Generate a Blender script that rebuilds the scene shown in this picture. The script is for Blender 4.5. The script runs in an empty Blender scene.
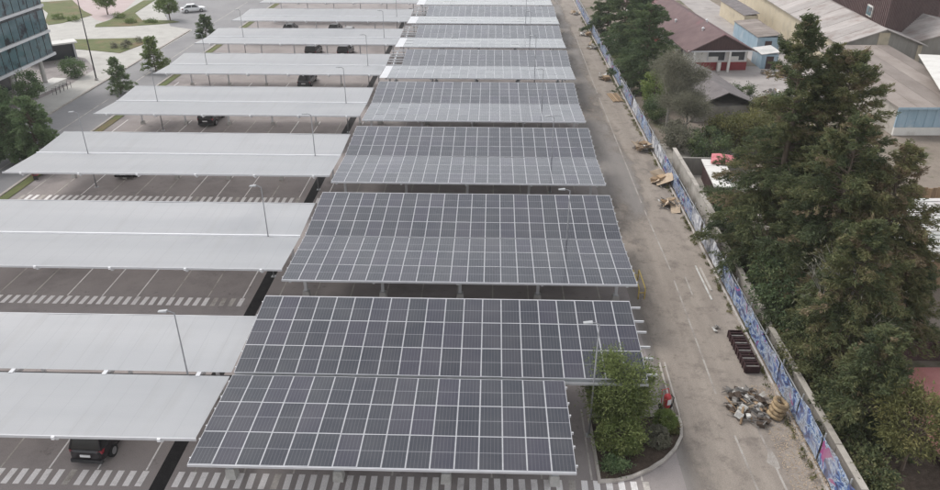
import bpy, math, random
import numpy as np
from mathutils import Matrix, Vector
S = bpy.context.scene
COL = S.collection
R = math.radians
rng = np.random.default_rng(7)
random.seed(7)

# ------------------------------------------------------------------ camera
cam_d = bpy.data.cameras.new("camera")
cam = bpy.data.objects.new("camera", cam_d)
COL.objects.link(cam)
PITCH, YAW, ROLL = 0.4873, -0.0298, -0.0006
cp, sp, cy_, sy_ = math.cos(PITCH), math.sin(PITCH), math.cos(YAW), math.sin(YAW)
F = Vector((sy_ * cp, cy_ * cp, -sp)); Rt = Vector((cy_, -sy_, 0)); U = Rt.cross(F)
R2 = Rt * math.cos(ROLL) + U * math.sin(ROLL); U2 = -Rt * math.sin(ROLL) + U * math.cos(ROLL)
m = Matrix((R2, U2, -F)).transposed().to_4x4()
m.translation = Vector((11.967, -30.591, 27.228))
cam.matrix_world = m
cam_d.sensor_width = 36; cam_d.lens = 747.96 / 940 * 36
cam_d.clip_end = 3000
S.camera = cam

# ------------------------------------------------------------------ sky and sun
SUN_EL, SUN_AZ = 50, 305           # azimuth clockwise from +Y
W = bpy.data.worlds.new("World"); S.world = W; W.use_nodes = True
nt = W.node_tree; bg = nt.nodes['Background']
sky = nt.nodes.new('ShaderNodeTexSky'); sky.sky_type = 'NISHITA'; sky.sun_disc = False
sky.sun_elevation = R(SUN_EL); sky.sun_rotation = R(SUN_AZ)
sky.air_density = 1.0; sky.dust_density = 1.0; sky.ozone_density = 1.0
hs = nt.nodes.new('ShaderNodeHueSaturation'); hs.inputs['Saturation'].default_value = 0.16   # cloud cover greys the sky
nt.links.new(sky.outputs[0], hs.inputs['Color']); nt.links.new(hs.outputs[0], bg.inputs['Color'])
bg.inputs['Strength'].default_value = 0.15
sd = bpy.data.lights.new("sun", 'SUN'); so = bpy.data.objects.new("sun", sd); COL.objects.link(so)
sd.energy = 1.0; sd.angle = R(20); sd.color = (1.0, 0.965, 0.92)
dirv = Vector((math.sin(R(SUN_AZ)) * math.cos(R(SUN_EL)), math.cos(R(SUN_AZ)) * math.cos(R(SUN_EL)), math.sin(R(SUN_EL))))
so.rotation_euler = dirv.to_track_quat('Z', 'Y').to_euler()
so.location = (0, 0, 60)
S.view_settings.view_transform = 'Standard'; S.view_settings.look = 'None'
S.view_settings.exposure = 0.78; S.view_settings.gamma = 1.0; S.view_settings.use_curve_mapping = False

# ------------------------------------------------------------------ materials
MATS = {}
def mat(name, c1, c2=None, c3=None, scale=1.0, detail=6, rough=0.8, bump=0.0, bscale=None, stretch=(1, 1, 1), metal=0.0,
        spec=0.3, blotch=None, bl_scale=0.15, bl_lo=0.5, bl_hi=0.65, fine=0.0, coord='pos'):
    """noise between c1 and c2 (c3), plus optional blotches of another colour with their own shape, plus fine grain"""
    M = bpy.data.materials.new(name); M.use_nodes = True; t = M.node_tree; n = t.nodes; L = t.links
    b = n['Principled BSDF']; b.inputs['Roughness'].default_value = rough; b.inputs['Metallic'].default_value = metal
    b.inputs['Specular IOR Level'].default_value = spec
    if coord == 'pos': g = n.new('ShaderNodeNewGeometry'); src = g.outputs['Position']
    else: g = n.new('ShaderNodeTexCoord'); src = g.outputs['Object']
    mp = n.new('ShaderNodeMapping'); mp.inputs['Scale'].default_value = stretch; L.new(src, mp.inputs[0])
    nz = n.new('ShaderNodeTexNoise'); nz.inputs['Scale'].default_value = scale; nz.inputs['Detail'].default_value = detail; nz.inputs['Roughness'].default_value = .62
    L.new(mp.outputs[0], nz.inputs['Vector'])
    rp = n.new('ShaderNodeValToRGB'); e = rp.color_ramp.elements
    c2 = c2 or tuple(x * .85 for x in c1)
    e[0].position = .32; e[0].color = (*c1, 1); e[1].position = .68; e[1].color = (*c2, 1)
    if c3: x = e.new(.5); x.color = (*c3, 1)
    L.new(nz.outputs[0], rp.inputs[0]); out = rp.outputs[0]
    if blotch:
        n2 = n.new('ShaderNodeTexNoise'); n2.inputs['Scale'].default_value = bl_scale; n2.inputs['Detail'].default_value = 8; n2.inputs['Roughness'].default_value = .65
        L.new(src, n2.inputs['Vector'])
        mr = n.new('ShaderNodeMapRange'); mr.inputs['From Min'].default_value = bl_lo; mr.inputs['From Max'].default_value = bl_hi
        L.new(n2.outputs[0], mr.inputs['Value'])
        mx = n.new('ShaderNodeMix'); mx.data_type = 'RGBA'; L.new(mr.outputs[0], mx.inputs[0]); L.new(out, mx.inputs[6]); mx.inputs[7].default_value = (*blotch, 1)
        out = mx.outputs[2]
    if fine:
        n3 = n.new('ShaderNodeTexNoise'); n3.inputs['Scale'].default_value = 22; n3.inputs['Detail'].default_value = 3
        L.new(src, n3.inputs['Vector'])
        mr = n.new('ShaderNodeMapRange'); mr.inputs['From Min'].default_value = .3; mr.inputs['From Max'].default_value = .7
        mr.inputs['To Min'].default_value = 1 - fine; mr.inputs['To Max'].default_value = 1 + fine; L.new(n3.outputs[0], mr.inputs['Value'])
        mx = n.new('ShaderNodeMix'); mx.data_type = 'RGBA'; mx.blend_type = 'MULTIPLY'; mx.inputs[0].default_value = 1
        L.new(out, mx.inputs[6]); L.new(mr.outputs[0], mx.inputs[7]); out = mx.outputs[2]
    L.new(out, b.inputs['Base Color'])
    if bump:
        nb = n.new('ShaderNodeTexNoise'); nb.inputs['Scale'].default_value = bscale or scale * 4; nb.inputs['Detail'].default_value = 5
        L.new(mp.outputs[0], nb.inputs['Vector'])
        bp = n.new('ShaderNodeBump'); bp.inputs['Strength'].default_value = bump; bp.inputs['Distance'].default_value = .05
        L.new(nb.outputs[0], bp.inputs['Height']); L.new(bp.outputs[0], b.inputs['Normal'])
    MATS[name] = M
    return M

mat('asphalt', (.275, .245, .235), (.345, .307, .295), scale=.35, blotch=(.205, .183, .178), bl_scale=.22, bl_lo=.52, bl_hi=.72, fine=.12, bump=.15, bscale=14, rough=.88)
mat('road_asphalt', (.20, .182, .17), (.255, .232, .214), stretch=(1, .12, 1), scale=.8, blotch=(.185, .172, .165), bl_scale=.35, bl_lo=.55, bl_hi=.7, fine=.1, bump=.15, bscale=14, rough=.9)
mat('street_asphalt', (.24, .232, .235), (.30, .29, .29), scale=.2, fine=.1, rough=.9)
mat('paving', (.44, .42, .39), (.52, .50, .46), scale=.5, blotch=(.38, .36, .33), bl_scale=.3, bl_lo=.55, bl_hi=.75, fine=.08, rough=.9)
mat('pink_paving', (.46, .36, .35), (.52, .43, .41), scale=.5, fine=.08, rough=.9)
mat('dirt', (.20, .165, .135), (.28, .235, .195), scale=.5, blotch=(.12, .115, .07), bl_scale=.25, bl_lo=.52, bl_hi=.62, fine=.2, bump=.3, rough=.95)
mat('yard_concrete', (.33, .30, .285), (.43, .395, .375), scale=.35, blotch=(.25, .225, .21), bl_scale=.25, bl_lo=.54, bl_hi=.72, fine=.08, rough=.9)
mat('soil', (.060, .042, .032), (.105, .078, .06), scale=3, fine=.3, bump=.5, rough=.95)
mat('lawn', (.10, .125, .045), (.16, .165, .07), scale=.6, blotch=(.20, .15, .085), bl_scale=.2, bl_lo=.5, bl_hi=.66, fine=.3, bump=.5, bscale=12, rough=.95)
mat('trench', (.012, .011, .012), (.026, .024, .024), scale=2, fine=.3, bump=.4, rough=.9)
mat('paint', (.74, .70, .685), (.84, .81, .795), scale=1.2, blotch=(.45, .41, .40), bl_scale=1.1, bl_lo=.56, bl_hi=.78, fine=.15, rough=.75)
mat('worn_paint', (.42, .38, .345), (.58, .54, .50), scale=1.5, blotch=(.27, .245, .22), bl_scale=.9, bl_lo=.46, bl_hi=.66, fine=.15, rough=.8)
mat('faint_paint', (.34, .31, .28), (.43, .40, .365), scale=1.5, blotch=(.255, .225, .20), bl_scale=.7, bl_lo=.44, bl_hi=.60, fine=.15, rough=.8)
mat('kerb', (.40, .36, .325), (.50, .46, .42), scale=1.5, blotch=(.27, .24, .21), bl_scale=.8, bl_lo=.52, bl_hi=.7, fine=.15, bump=.2, rough=.9)
mat('yellow_paint', (.50, .36, .08), (.60, .46, .16), scale=2, fine=.15, rough=.7)
mat('concrete', (.40, .385, .365), (.50, .485, .46), scale=1.2, blotch=(.28, .265, .245), bl_scale=.7, bl_lo=.5, bl_hi=.7, fine=.12, bump=.2, rough=.9)
mat('wall_concrete', (.36, .33, .29), (.47, .43, .385), scale=.8, blotch=(.24, .22, .19), bl_scale=.5, bl_lo=.48, bl_hi=.66, fine=.12, bump=.2, rough=.9)
mat('white_sheet', (.50, .515, .535), (.575, .585, .60), scale=.22, stretch=(.22, 2.4, 1), blotch=(.44, .455, .48), bl_scale=.16, bl_lo=.55, bl_hi=.8, fine=.02, rough=.55, spec=.35)
mat('white_metal', (.56, .56, .575), (.64, .64, .65), scale=1, rough=.5, spec=.4)
mat('bright_trim', (.80, .80, .81), (.86, .86, .87), scale=1, rough=.5, spec=.4)
mat('steel', (.50, .50, .51), (.58, .58, .59), scale=2, rough=.5, spec=.5)
mat('galvanised', (.38, .385, .39), (.48, .485, .49), scale=3, rough=.45, metal=.3)
mat('frame', (.50, .50, .52), (.58, .58, .60), scale=2, rough=.42, spec=.5)
mat('dark_metal', (.03, .03, .033), (.05, .05, .052), scale=2, rough=.5)
mat('pole_grey', (.24, .24, .25), (.31, .31, .32), scale=2, rough=.5)
mat('bark', (.10, .075, .055), (.17, .135, .105), scale=6, stretch=(1, 1, .25), bump=.6, rough=.95)
mat('grey_bark', (.25, .23, .205), (.36, .335, .30), scale=6, stretch=(1, 1, .25), bump=.5, rough=.95)
mat('maroon_roof', (.135, .088, .088), (.185, .125, .122), scale=.6, blotch=(.21, .10, .11), bl_scale=.13, bl_lo=.56, bl_hi=.66, fine=.12, bump=.3, bscale=8, rough=.85)
mat('maroon_wall', (.20, .032, .04), (.27, .05, .055), scale=1.5, fine=.1, rough=.8)
mat('dark_boards', (.055, .03, .03), (.085, .05, .047), scale=2, stretch=(4, 4, .5), rough=.8)
mat('plaster', (.62, .60, .565), (.71, .69, .65), scale=1, blotch=(.48, .45, .41), bl_scale=.6, bl_lo=.55, bl_hi=.75, rough=.9)
mat('beige_wall', (.50, .43, .31), (.57, .50, .38), scale=1, blotch=(.38, .33, .25), bl_scale=.5, bl_lo=.5, bl_hi=.7, rough=.9)
mat('grey_cladding', (.24, .225, .20), (.32, .30, .27), scale=1, stretch=(2, 2, .5), rough=.8)
mat('pale_roof', (.36, .325, .305), (.47, .43, .405), scale=.7, stretch=(.3, 1.6, 1), blotch=(.25, .19, .165), bl_scale=.35, bl_lo=.50, bl_hi=.74, fine=.06, rough=.75)
mat('brown_roof', (.24, .20, .178), (.33, .285, .255), scale=.5, stretch=(1, .35, 1), blotch=(.21, .175, .15), bl_scale=.25, bl_lo=.5, bl_hi=.72, fine=.08, rough=.85)
mat('dark_roof', (.12, .078, .075), (.17, .115, .11), scale=.8, stretch=(2, .4, 1), fine=.1, rough=.8)
mat('grey_roof', (.155, .138, .138), (.21, .188, .185), scale=.8, blotch=(.24, .215, .205), bl_scale=.4, bl_lo=.55, bl_hi=.72, fine=.1, bump=.3, rough=.9)
mat('blue_wall', (.27, .38, .46), (.35, .46, .54), scale=1, stretch=(2, 2, .4), blotch=(.46, .52, .56), bl_scale=.5, bl_lo=.52, bl_hi=.68, rough=.75)
mat('corrugated', (.56, .53, .51), (.66, .64, .61), scale=.7, blotch=(.44, .46, .43), bl_scale=.4, bl_lo=.5, bl_hi=.7, rough=.7)
mat('pink_floor', (.42, .17, .16), (.50, .23, .215), scale=.7, blotch=(.36, .17, .12), bl_scale=.3, bl_lo=.5, bl_hi=.7, fine=.08, rough=.85)
mat('wood', (.30, .20, .12), (.42, .30, .19), scale=3, stretch=(3, 3, .6), fine=.12, rough=.85)
mat('cardboard', (.44, .34, .245), (.54, .43, .32), scale=2, blotch=(.33, .25, .17), bl_scale=1.3, bl_lo=.5, bl_hi=.7, rough=.9)
mat('junk_white', (.60, .58, .54), (.70, .69, .66), scale=3, blotch=(.35, .32, .28), bl_scale=2, bl_lo=.5, bl_hi=.66, rough=.7)
mat('junk_grey', (.16, .15, .14), (.28, .26, .24), scale=4, rough=.7)
mat('tan_roll', (.38, .27, .15), (.47, .355, .22), scale=5, blotch=(.22, .15, .085), bl_scale=4, bl_lo=.46, bl_hi=.62, bump=.6, bscale=18, rough=.8)
mat('red_fabric', (.46, .13, .15), (.55, .21, .22), scale=2, rough=.85)
mat('red_paint', (.42, .03, .035), (.50, .05, .055), scale=3, rough=.4, spec=.5)
mat('dark_red_steel', (.034, .017, .018), (.058, .027, .028), scale=3, rough=.7)
mat('rubber', (.016, .016, .017), (.026, .026, .027), scale=5, rough=.85)
mat('black_paint', (.012, .010, .013), (.016, .013, .016), scale=3, rough=.22, spec=.6)
mat('grey_paint', (.06, .06, .066), (.075, .075, .082), scale=3, rough=.25, spec=.6)
mat('car_white', (.70, .70, .70), (.74, .74, .74), scale=3, rough=.25, spec=.6)
mat('car_glass', (.010, .011, .013), (.014, .015, .017), scale=3, rough=.06, spec=.7)
mat('tail_red', (.22, .008, .02), (.30, .012, .03), scale=3, rough=.2, spec=.6)
mat('alloy', (.34, .34, .35), (.42, .42, .43), scale=3, rough=.35, metal=.6)
mat('glass_dark', (.02, .028, .034), (.03, .04, .046), scale=.6, rough=.08, spec=.6)
mat('pale_lamp', (.36, .365, .37), (.43, .435, .44), scale=2, rough=.4)

def translucent(name, w, col):
    M = MATS[name]; t = M.node_tree; n = t.nodes; tr = n.new('ShaderNodeBsdfTranslucent'); tr.inputs['Color'].default_value = (*col, 1)
    mx = n.new('ShaderNodeMixShader'); mx.inputs[0].default_value = w; t.links.new(n['Principled BSDF'].outputs[0], mx.inputs[1]); t.links.new(tr.outputs[0], mx.inputs[2])
    t.links.new(mx.outputs[0], n['Material Output'].inputs['Surface'])
def seams(name, period, width, col, amt):
    M = MATS[name]; t = M.node_tree; n = t.nodes; L = t.links; b = n['Principled BSDF']; src = b.inputs['Base Color'].links[0].from_socket
    g = n.new('ShaderNodeNewGeometry'); sx = n.new('ShaderNodeSeparateXYZ'); L.new(g.outputs['Position'], sx.inputs[0]); x = sx.outputs[0]
    for op, v in (('ADD', 400.7), ('MODULO', period), ('SUBTRACT', period / 2), ('ABSOLUTE', 0), ('LESS_THAN', width)):
        q = n.new('ShaderNodeMath'); q.operation = op; q.inputs[1].default_value = v; L.new(x, q.inputs[0]); x = q.outputs[0]
    nz = n.new('ShaderNodeTexNoise'); nz.inputs['Scale'].default_value = 1.0; nz.inputs['Detail'].default_value = 6; mp = n.new('ShaderNodeMapping'); mp.inputs['Scale'].default_value = (1.6, .16, .3)
    L.new(g.outputs['Position'], mp.inputs[0]); L.new(mp.outputs[0], nz.inputs['Vector'])
    mr = n.new('ShaderNodeMapRange'); mr.inputs['From Min'].default_value = .54; mr.inputs['From Max'].default_value = .78; mr.inputs['To Max'].default_value = .30; L.new(nz.outputs[0], mr.inputs['Value'])
    m1 = n.new('ShaderNodeMix'); m1.data_type = 'RGBA'; L.new(mr.outputs[0], m1.inputs[0]); L.new(src, m1.inputs[6]); m1.inputs[7].default_value = (.36, .355, .34, 1)
    q = n.new('ShaderNodeMath'); q.operation = 'MULTIPLY'; q.inputs[1].default_value = amt; L.new(x, q.inputs[0])
    m2 = n.new('ShaderNodeMix'); m2.data_type = 'RGBA'; L.new(q.outputs[0], m2.inputs[0]); L.new(m1.outputs[2], m2.inputs[6]); m2.inputs[7].default_value = (*col, 1)
    L.new(m2.outputs[2], b.inputs['Base Color'])
seams('white_sheet', 1.22, .022, (.40, .41, .43), .5)
def stains(name, col, scale, lo, hi, amt):
    M = MATS[name]; t = M.node_tree; n = t.nodes; L = t.links; b = n['Principled BSDF']; src = b.inputs['Base Color'].links[0].from_socket
    g = n.new('ShaderNodeNewGeometry'); nz = n.new('ShaderNodeTexNoise'); nz.inputs['Scale'].default_value = scale; nz.inputs['Detail'].default_value = 10; nz.inputs['Roughness'].default_value = .7; L.new(g.outputs['Position'], nz.inputs['Vector'])
    mr = n.new('ShaderNodeMapRange'); mr.inputs['From Min'].default_value = lo; mr.inputs['From Max'].default_value = hi; mr.inputs['To Max'].default_value = amt; L.new(nz.outputs[0], mr.inputs['Value'])
    m1 = n.new('ShaderNodeMix'); m1.data_type = 'RGBA'; L.new(mr.outputs[0], m1.inputs[0]); L.new(src, m1.inputs[6]); m1.inputs[7].default_value = (*col, 1); L.new(m1.outputs[2], b.inputs['Base Color'])
stains('asphalt', (.09, .08, .08), 1.1, .60, .72, .7); stains('road_asphalt', (.10, .09, .085), .9, .58, .72, .6)
translucent('white_sheet', .36, (.80, .77, .745))          # stretched canopy fabric lets some daylight through

def per_piece(name, lo, hi):
    M = MATS[name]; t = M.node_tree; n = t.nodes; L = t.links; b = n['Principled BSDF']; src = b.inputs['Base Color'].links[0].from_socket
    oi = n.new('ShaderNodeObjectInfo'); mr = n.new('ShaderNodeMapRange'); mr.inputs['To Min'].default_value = lo; mr.inputs['To Max'].default_value = hi; L.new(oi.outputs['Random'], mr.inputs['Value'])
    m1 = n.new('ShaderNodeMix'); m1.data_type = 'RGBA'; m1.blend_type = 'MULTIPLY'; m1.inputs[0].default_value = 1; L.new(src, m1.inputs[6]); L.new(mr.outputs[0], m1.inputs[7]); L.new(m1.outputs[2], b.inputs['Base Color'])
for nm, lo, hi in (('pale_roof', .80, 1.08), ('brown_roof', .8, 1.1), ('corrugated', .8, 1.05), ('wood', .7, 1.1), ('cardboard', .75, 1.1), ('junk_white', .6, 1.05), ('wall_concrete', .85, 1.05), ('white_sheet', .965, 1.03), ('tan_roll', .75, 1.0), ('facade_glass_', 1, 1)):
    if nm in MATS: per_piece(nm, lo, hi)

def facade_glass():
    M = mat('facade_glass', (.06, .115, .135), (.12, .20, .22), scale=.5, rough=.08, spec=.6, coord='pos', blotch=(.03, .035, .045), bl_scale=.5, bl_lo=.5, bl_hi=.6)
facade_glass()

def panel_glass():
    """dark half-cut cells under dusty glass: six cell columns, a pale centre gap, faint cell rows"""
    M = bpy.data.materials.new('panel_glass'); M.use_nodes = True; t = M.node_tree; n = t.nodes; L = t.links
    b = n['Principled BSDF']
    tc = n.new('ShaderNodeTexCoord'); sx = n.new('ShaderNodeSeparateXYZ'); L.new(tc.outputs['Object'], sx.inputs[0])
    def math_(op, a, c=None, d=None):
        q = n.new('ShaderNodeMath'); q.operation = op
        for i, v in enumerate((a, c, d)):
            if v is None: continue
            if isinstance(v, (int, float)): q.inputs[i].default_value = v
            else: L.new(v, q.inputs[i])
        return q.outputs[0]
    def line(coord, period, width, off=0.0):       # 1 on thin lines
        a = math_('ADD', coord, 50 * period + off); a = math_('MODULO', a, period)
        a = math_('SUBTRACT', a, period / 2); a = math_('ABSOLUTE', a)
        return math_('GREATER_THAN', a, period / 2 - width / 2)
    colw = .97 / 6
    cl = line(sx.outputs[0], colw, .014)
    bus = line(sx.outputs[0], colw / 3, .004, colw / 6)
    rw = line(sx.outputs[1], 1.0 / 12, .004)
    mid = math_('LESS_THAN', math_('ABSOLUTE', sx.outputs[1]), .013)
    oi = n.new('ShaderNodeObjectInfo')
    rp = n.new('ShaderNodeValToRGB'); e = rp.color_ramp.elements
    e[0].color = (.017, .019, .031, 1); e[1].color = (.029, .030, .042, 1); x = e.new(.5); x.color = (.021, .025, .036, 1)
    x = e.new(.8); x.color = (.029, .027, .047, 1)
    L.new(oi.outputs['Random'], rp.inputs[0])
    g = n.new('ShaderNodeNewGeometry')
    nz = n.new('ShaderNodeTexNoise'); nz.inputs['Scale'].default_value = .5; nz.inputs['Detail'].default_value = 7; L.new(g.outputs['Position'], nz.inputs['Vector'])
    def mix(fac, a, c, amount=1.0):
        q = n.new('ShaderNodeMix'); q.data_type = 'RGBA'
        if amount != 1.0: fac = math_('MULTIPLY', fac, amount)
        L.new(fac, q.inputs[0]); L.new(a, q.inputs[6]) if not isinstance(a, tuple) else None
        q.inputs[7].default_value = (*c, 1); return q.outputs[2]
    c = rp.outputs[0]
    c = mix(bus, c, (.08, .08, .09), .5)
    c = mix(rw, c, (.09, .09, .10), .6)
    c = mix(cl, c, (.13, .13, .145), .8)
    c = mix(mid, c, (.30, .30, .32), .8)
    mr = n.new('ShaderNodeMapRange'); mr.inputs['From Min'].default_value = .35; mr.inputs['From Max'].default_value = .75
    mr.inputs['To Min'].default_value = .015; mr.inputs['To Max'].default_value = .12; L.new(nz.outputs[0], mr.inputs['Value'])
    c = mix(mr.outputs[0], c, (.25, .235, .22))     # settled dust
    L.new(c, b.inputs['Base Color'])
    b.inputs["Roughness"].default_value = .12; b.inputs["IOR"].default_value = 1.5; b.inputs['Specular IOR Level'].default_value = .5
    MATS['panel_glass'] = M
panel_glass()

def mural_mat():
    """printed hoarding: white, pale blue, blue, navy and some magenta shapes"""
    M = bpy.data.materials.new('mural_print'); M.use_nodes = True; t = M.node_tree; n = t.nodes; L = t.links
    b = n['Principled BSDF']; b.inputs['Roughness'].default_value = .6
    g = n.new('ShaderNodeNewGeometry'); mp = n.new('ShaderNodeMapping'); mp.inputs['Scale'].default_value = (1, .75, 1.15); mp.inputs['Rotation'].default_value = (R(35), 0, 0)
    L.new(g.outputs['Position'], mp.inputs[0])
    oi = n.new('ShaderNodeObjectInfo'); vm = n.new('ShaderNodeVectorMath'); vm.operation = 'SCALE'; vm.inputs[0].default_value = (31, 57, 13); L.new(oi.outputs['Random'], vm.inputs['Scale']); L.new(vm.outputs[0], mp.inputs['Location'])
    w = n.new('ShaderNodeTexNoise'); w.inputs['Scale'].default_value = 1.45; w.inputs['Detail'].default_value = 7; w.inputs['Roughness'].default_value = .62; w.inputs['Distortion'].default_value = 1.0; L.new(mp.outputs[0], w.inputs['Vector'])
    rp = n.new('ShaderNodeValToRGB'); rp.color_ramp.interpolation = 'CONSTANT'; e = rp.color_ramp.elements
    e[0].position = 0; e[0].color = (.035, .045, .12, 1); e[1].position = .41; e[1].color = (.07, .12, .29, 1)
    for p, c in ((.46, (.17, .26, .42)), (.49, (.44, .48, .54)), (.525, (.20, .30, .46)), (.55, (.04, .045, .07)), (.575, (.36, .40, .46)), (.61, (.05, .06, .10)), (.65, (.33, .36, .42))):
        x = e.new(p); x.color = (*c, 1)
    L.new(w.outputs[0], rp.inputs[0])
    v = n.new('ShaderNodeTexNoise'); v.inputs['Scale'].default_value = .55; v.inputs['Detail'].default_value = 4; v.inputs['Distortion'].default_value = 2.5; L.new(mp.outputs[0], v.inputs['Vector'])
    mr = n.new('ShaderNodeMapRange'); mr.inputs['From Min'].default_value = .64; mr.inputs['From Max'].default_value = .65; L.new(v.outputs[0], mr.inputs['Value'])
    mx = n.new('ShaderNodeMix'); mx.data_type = 'RGBA'; L.new(mr.outputs[0], mx.inputs[0]); L.new(rp.outputs[0], mx.inputs[6]); mx.inputs[7].default_value = (.30, .06, .19, 1)
    d = n.new('ShaderNodeTexNoise'); d.inputs['Scale'].default_value = .8; d.inputs['Detail'].default_value = 8; L.new(g.outputs['Position'], d.inputs['Vector'])
    mr2 = n.new('ShaderNodeMapRange'); mr2.inputs['From Min'].default_value = .45; mr2.inputs['From Max'].default_value = .8; mr2.inputs['To Max'].default_value = .75; L.new(d.outputs[0], mr2.inputs['Value'])
    mx2 = n.new('ShaderNodeMix'); mx2.data_type = 'RGBA'; L.new(mr2.outputs[0], mx2.inputs[0]); L.new(mx.outputs[2], mx2.inputs[6]); mx2.inputs[7].default_value = (.34, .31, .30, 1)
    L.new(mx2.outputs[2], b.inputs['Base Color'])
    MATS['mural_print'] = M
mural_mat()
mat('torn_print', (.09, .09, .10), (.58, .58, .60), (.30, .31, .35), scale=2.6, stretch=(1, 1, .5), blotch=(.62, .62, .63), bl_scale=1.3, bl_lo=.5, bl_hi=.56, rough=.7)

def leaf_mat(name, stops, rough=.7):
    M = bpy.data.materials.new(name); M.use_nodes = True; t = M.node_tree; n = t.nodes; L = t.links
    b = n['Principled BSDF']; b.inputs['Roughness'].default_value = rough; b.inputs['Specular IOR Level'].default_value = .25
    a = n.new('ShaderNodeAttribute'); a.attribute_name = 'tint'
    rp = n.new('ShaderNodeValToRGB'); e = rp.color_ramp.elements
    e[0].position = stops[0][0]; e[0].color = (*stops[0][1], 1); e[1].position = stops[-1][0]; e[1].color = (*stops[-1][1], 1)
    for p, c in stops[1:-1]: x = e.new(p); x.color = (*c, 1)
    L.new(a.outputs['Fac'], rp.inputs[0]); L.new(rp.outputs[0], b.inputs['Base Color'])
    tr = n.new('ShaderNodeBsdfTranslucent'); L.new(rp.outputs[0], tr.inputs['Color'])
    mx = n.new('ShaderNodeMixShader'); mx.inputs[0].default_value = .32
    L.new(b.outputs[0], mx.inputs[1]); L.new(tr.outputs[0], mx.inputs[2]); L.new(mx.outputs[0], n['Material Output'].inputs['Surface'])
    MATS[name] = M
leaf_mat('leaf_conifer', [(0, (.074, .094, .052)), (.35, (.106, .130, .062)), (.65, (.156, .164, .074)), (.88, (.205, .192, .092)), (1, (.235, .18, .115))])
leaf_mat('leaf_olive', [(0, (0.108, 0.118, 0.054)), (.5, (0.165, 0.165, 0.064)), (1, (0.229, 0.208, 0.086))])
leaf_mat('leaf_dark', [(0, (0.075, 0.108, 0.060)), (.5, (0.117, 0.160, 0.077)), (.8, (0.160, 0.202, 0.090)), (1, (0.214, 0.236, 0.117))])
leaf_mat('leaf_green', [(0, (0.108, 0.159, 0.056)), (.5, (0.159, 0.215, 0.070)), (1, (0.233, 0.280, 0.103))])
leaf_mat('leaf_fresh', [(0, (0.140, 0.198, 0.059)), (.5, (0.206, 0.263, 0.083)), (1, (0.279, 0.329, 0.115))])
leaf_mat('leaf_grey', [(0, (0.140, 0.143, 0.103)), (.5, (0.206, 0.200, 0.145)), (1, (0.273, 0.261, 0.200))])
leaf_mat('leaf_willow', [(0, (.125, .165, .055)), (.5, (.185, .225, .08)), (1, (.26, .285, .11))])
leaf_mat('leaf_street', [(0, (0.083, 0.134, 0.068)), (.5, (0.140, 0.204, 0.094)), (1, (0.204, 0.260, 0.130))])

# ------------------------------------------------------------------ mesh helpers
class MB:
    def __init__(s): s.v = []; s.f = []; s.m = []
    def face(s, pts, mi=0):
        b = len(s.v); s.v += [tuple(p) for p in pts]; s.f.append(list(range(b, b + len(pts)))); s.m.append(mi)
    def hexa(s, p, mi=0):      # 8 points: bottom 4 ccw, top 4 ccw
        b = len(s.v); s.v += [tuple(q) for q in p]
        for f in ((3, 2, 1, 0), (4, 5, 6, 7), (0, 1, 5, 4), (1, 2, 6, 5), (2, 3, 7, 6), (3, 0, 4, 7)):
            s.f.append([b + i for i in f]); s.m.append(mi)
        return s
    def box(s, x0, x1, y0, y1, z0, z1, mi=0):
        return s.hexa([(x0, y0, z0), (x1, y0, z0), (x1, y1, z0), (x0, y1, z0), (x0, y0, z1), (x1, y0, z1), (x1, y1, z1), (x0, y1, z1)], mi)
    def obox(s, c, sx, sy, sz, rot, mi=0):
        M = rot.to_matrix() if hasattr(rot, 'to_matrix') else rot
        P = []
        for z in (-1, 1):
            for x, y in ((-1, -1), (1, -1), (1, 1), (-1, 1)): P.append(tuple(Vector(c) + M @ Vector((x * sx / 2, y * sy / 2, z * sz / 2))))
        return s.hexa(P, mi)
    def tube(s, path, radii, n=6, mi=0, cap=True):
        path = [Vector(p) for p in path]; b = len(s.v); k = len(path)
        for i, p in enumerate(path):
            d = (path[min(i + 1, k - 1)] - path[max(i - 1, 0)]).normalized()
            a = d.orthogonal().normalized() if abs(d.z) < .95 else Vector((1, 0, 0)).cross(d).normalized()
            if abs(d.z) < .95: a = Vector((0, 0, 1)).cross(d).normalized()
            c = d.cross(a); r = radii[i] if hasattr(radii, '__len__') else radii
            for j in range(n):
                t = 2 * math.pi * j / n; s.v.append(tuple(p + a * (r * math.cos(t)) + c * (r * math.sin(t))))
        for i in range(k - 1):
            for j in range(n):
                q = (j + 1) % n; s.f.append([b + i * n + j, b + i * n + q, b + (i + 1) * n + q, b + (i + 1) * n + j]); s.m.append(mi)
        if cap:
            s.f.append([b + j for j in range(n)][::-1]); s.m.append(mi); s.f.append([b + (k - 1) * n + j for j in range(n)]); s.m.append(mi)
        return s
    def prism(s, poly, z0, z1, mi=0):
        n = len(poly); b = len(s.v)
        s.v += [(x, y, z0) for x, y in poly] + [(x, y, z1) for x, y in poly]
        s.f.append([b + i for i in range(n)][::-1]); s.m.append(mi); s.f.append([b + n + i for i in range(n)]); s.m.append(mi)
        for i in range(n): q = (i + 1) % n; s.f.append([b + i, b + q, b + n + q, b + n + i]); s.m.append(mi)
        return s
    def mesh(s, name, mats, smooth=False):
        me = bpy.data.meshes.new(name); me.from_pydata(s.v, [], s.f)
        for q in ([mats] if isinstance(mats, str) else mats): me.materials.append(MATS[q])
        if len(me.materials) > 1: me.polygons.foreach_set('material_index', s.m)
        if smooth: me.polygons.foreach_set('use_smooth', [True] * len(me.polygons))
        me.update(); return me
    def build(s, name, mats, parent=None, smooth=False, **k): return obj(name, s.mesh(name, mats, smooth), parent, **k)

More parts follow.
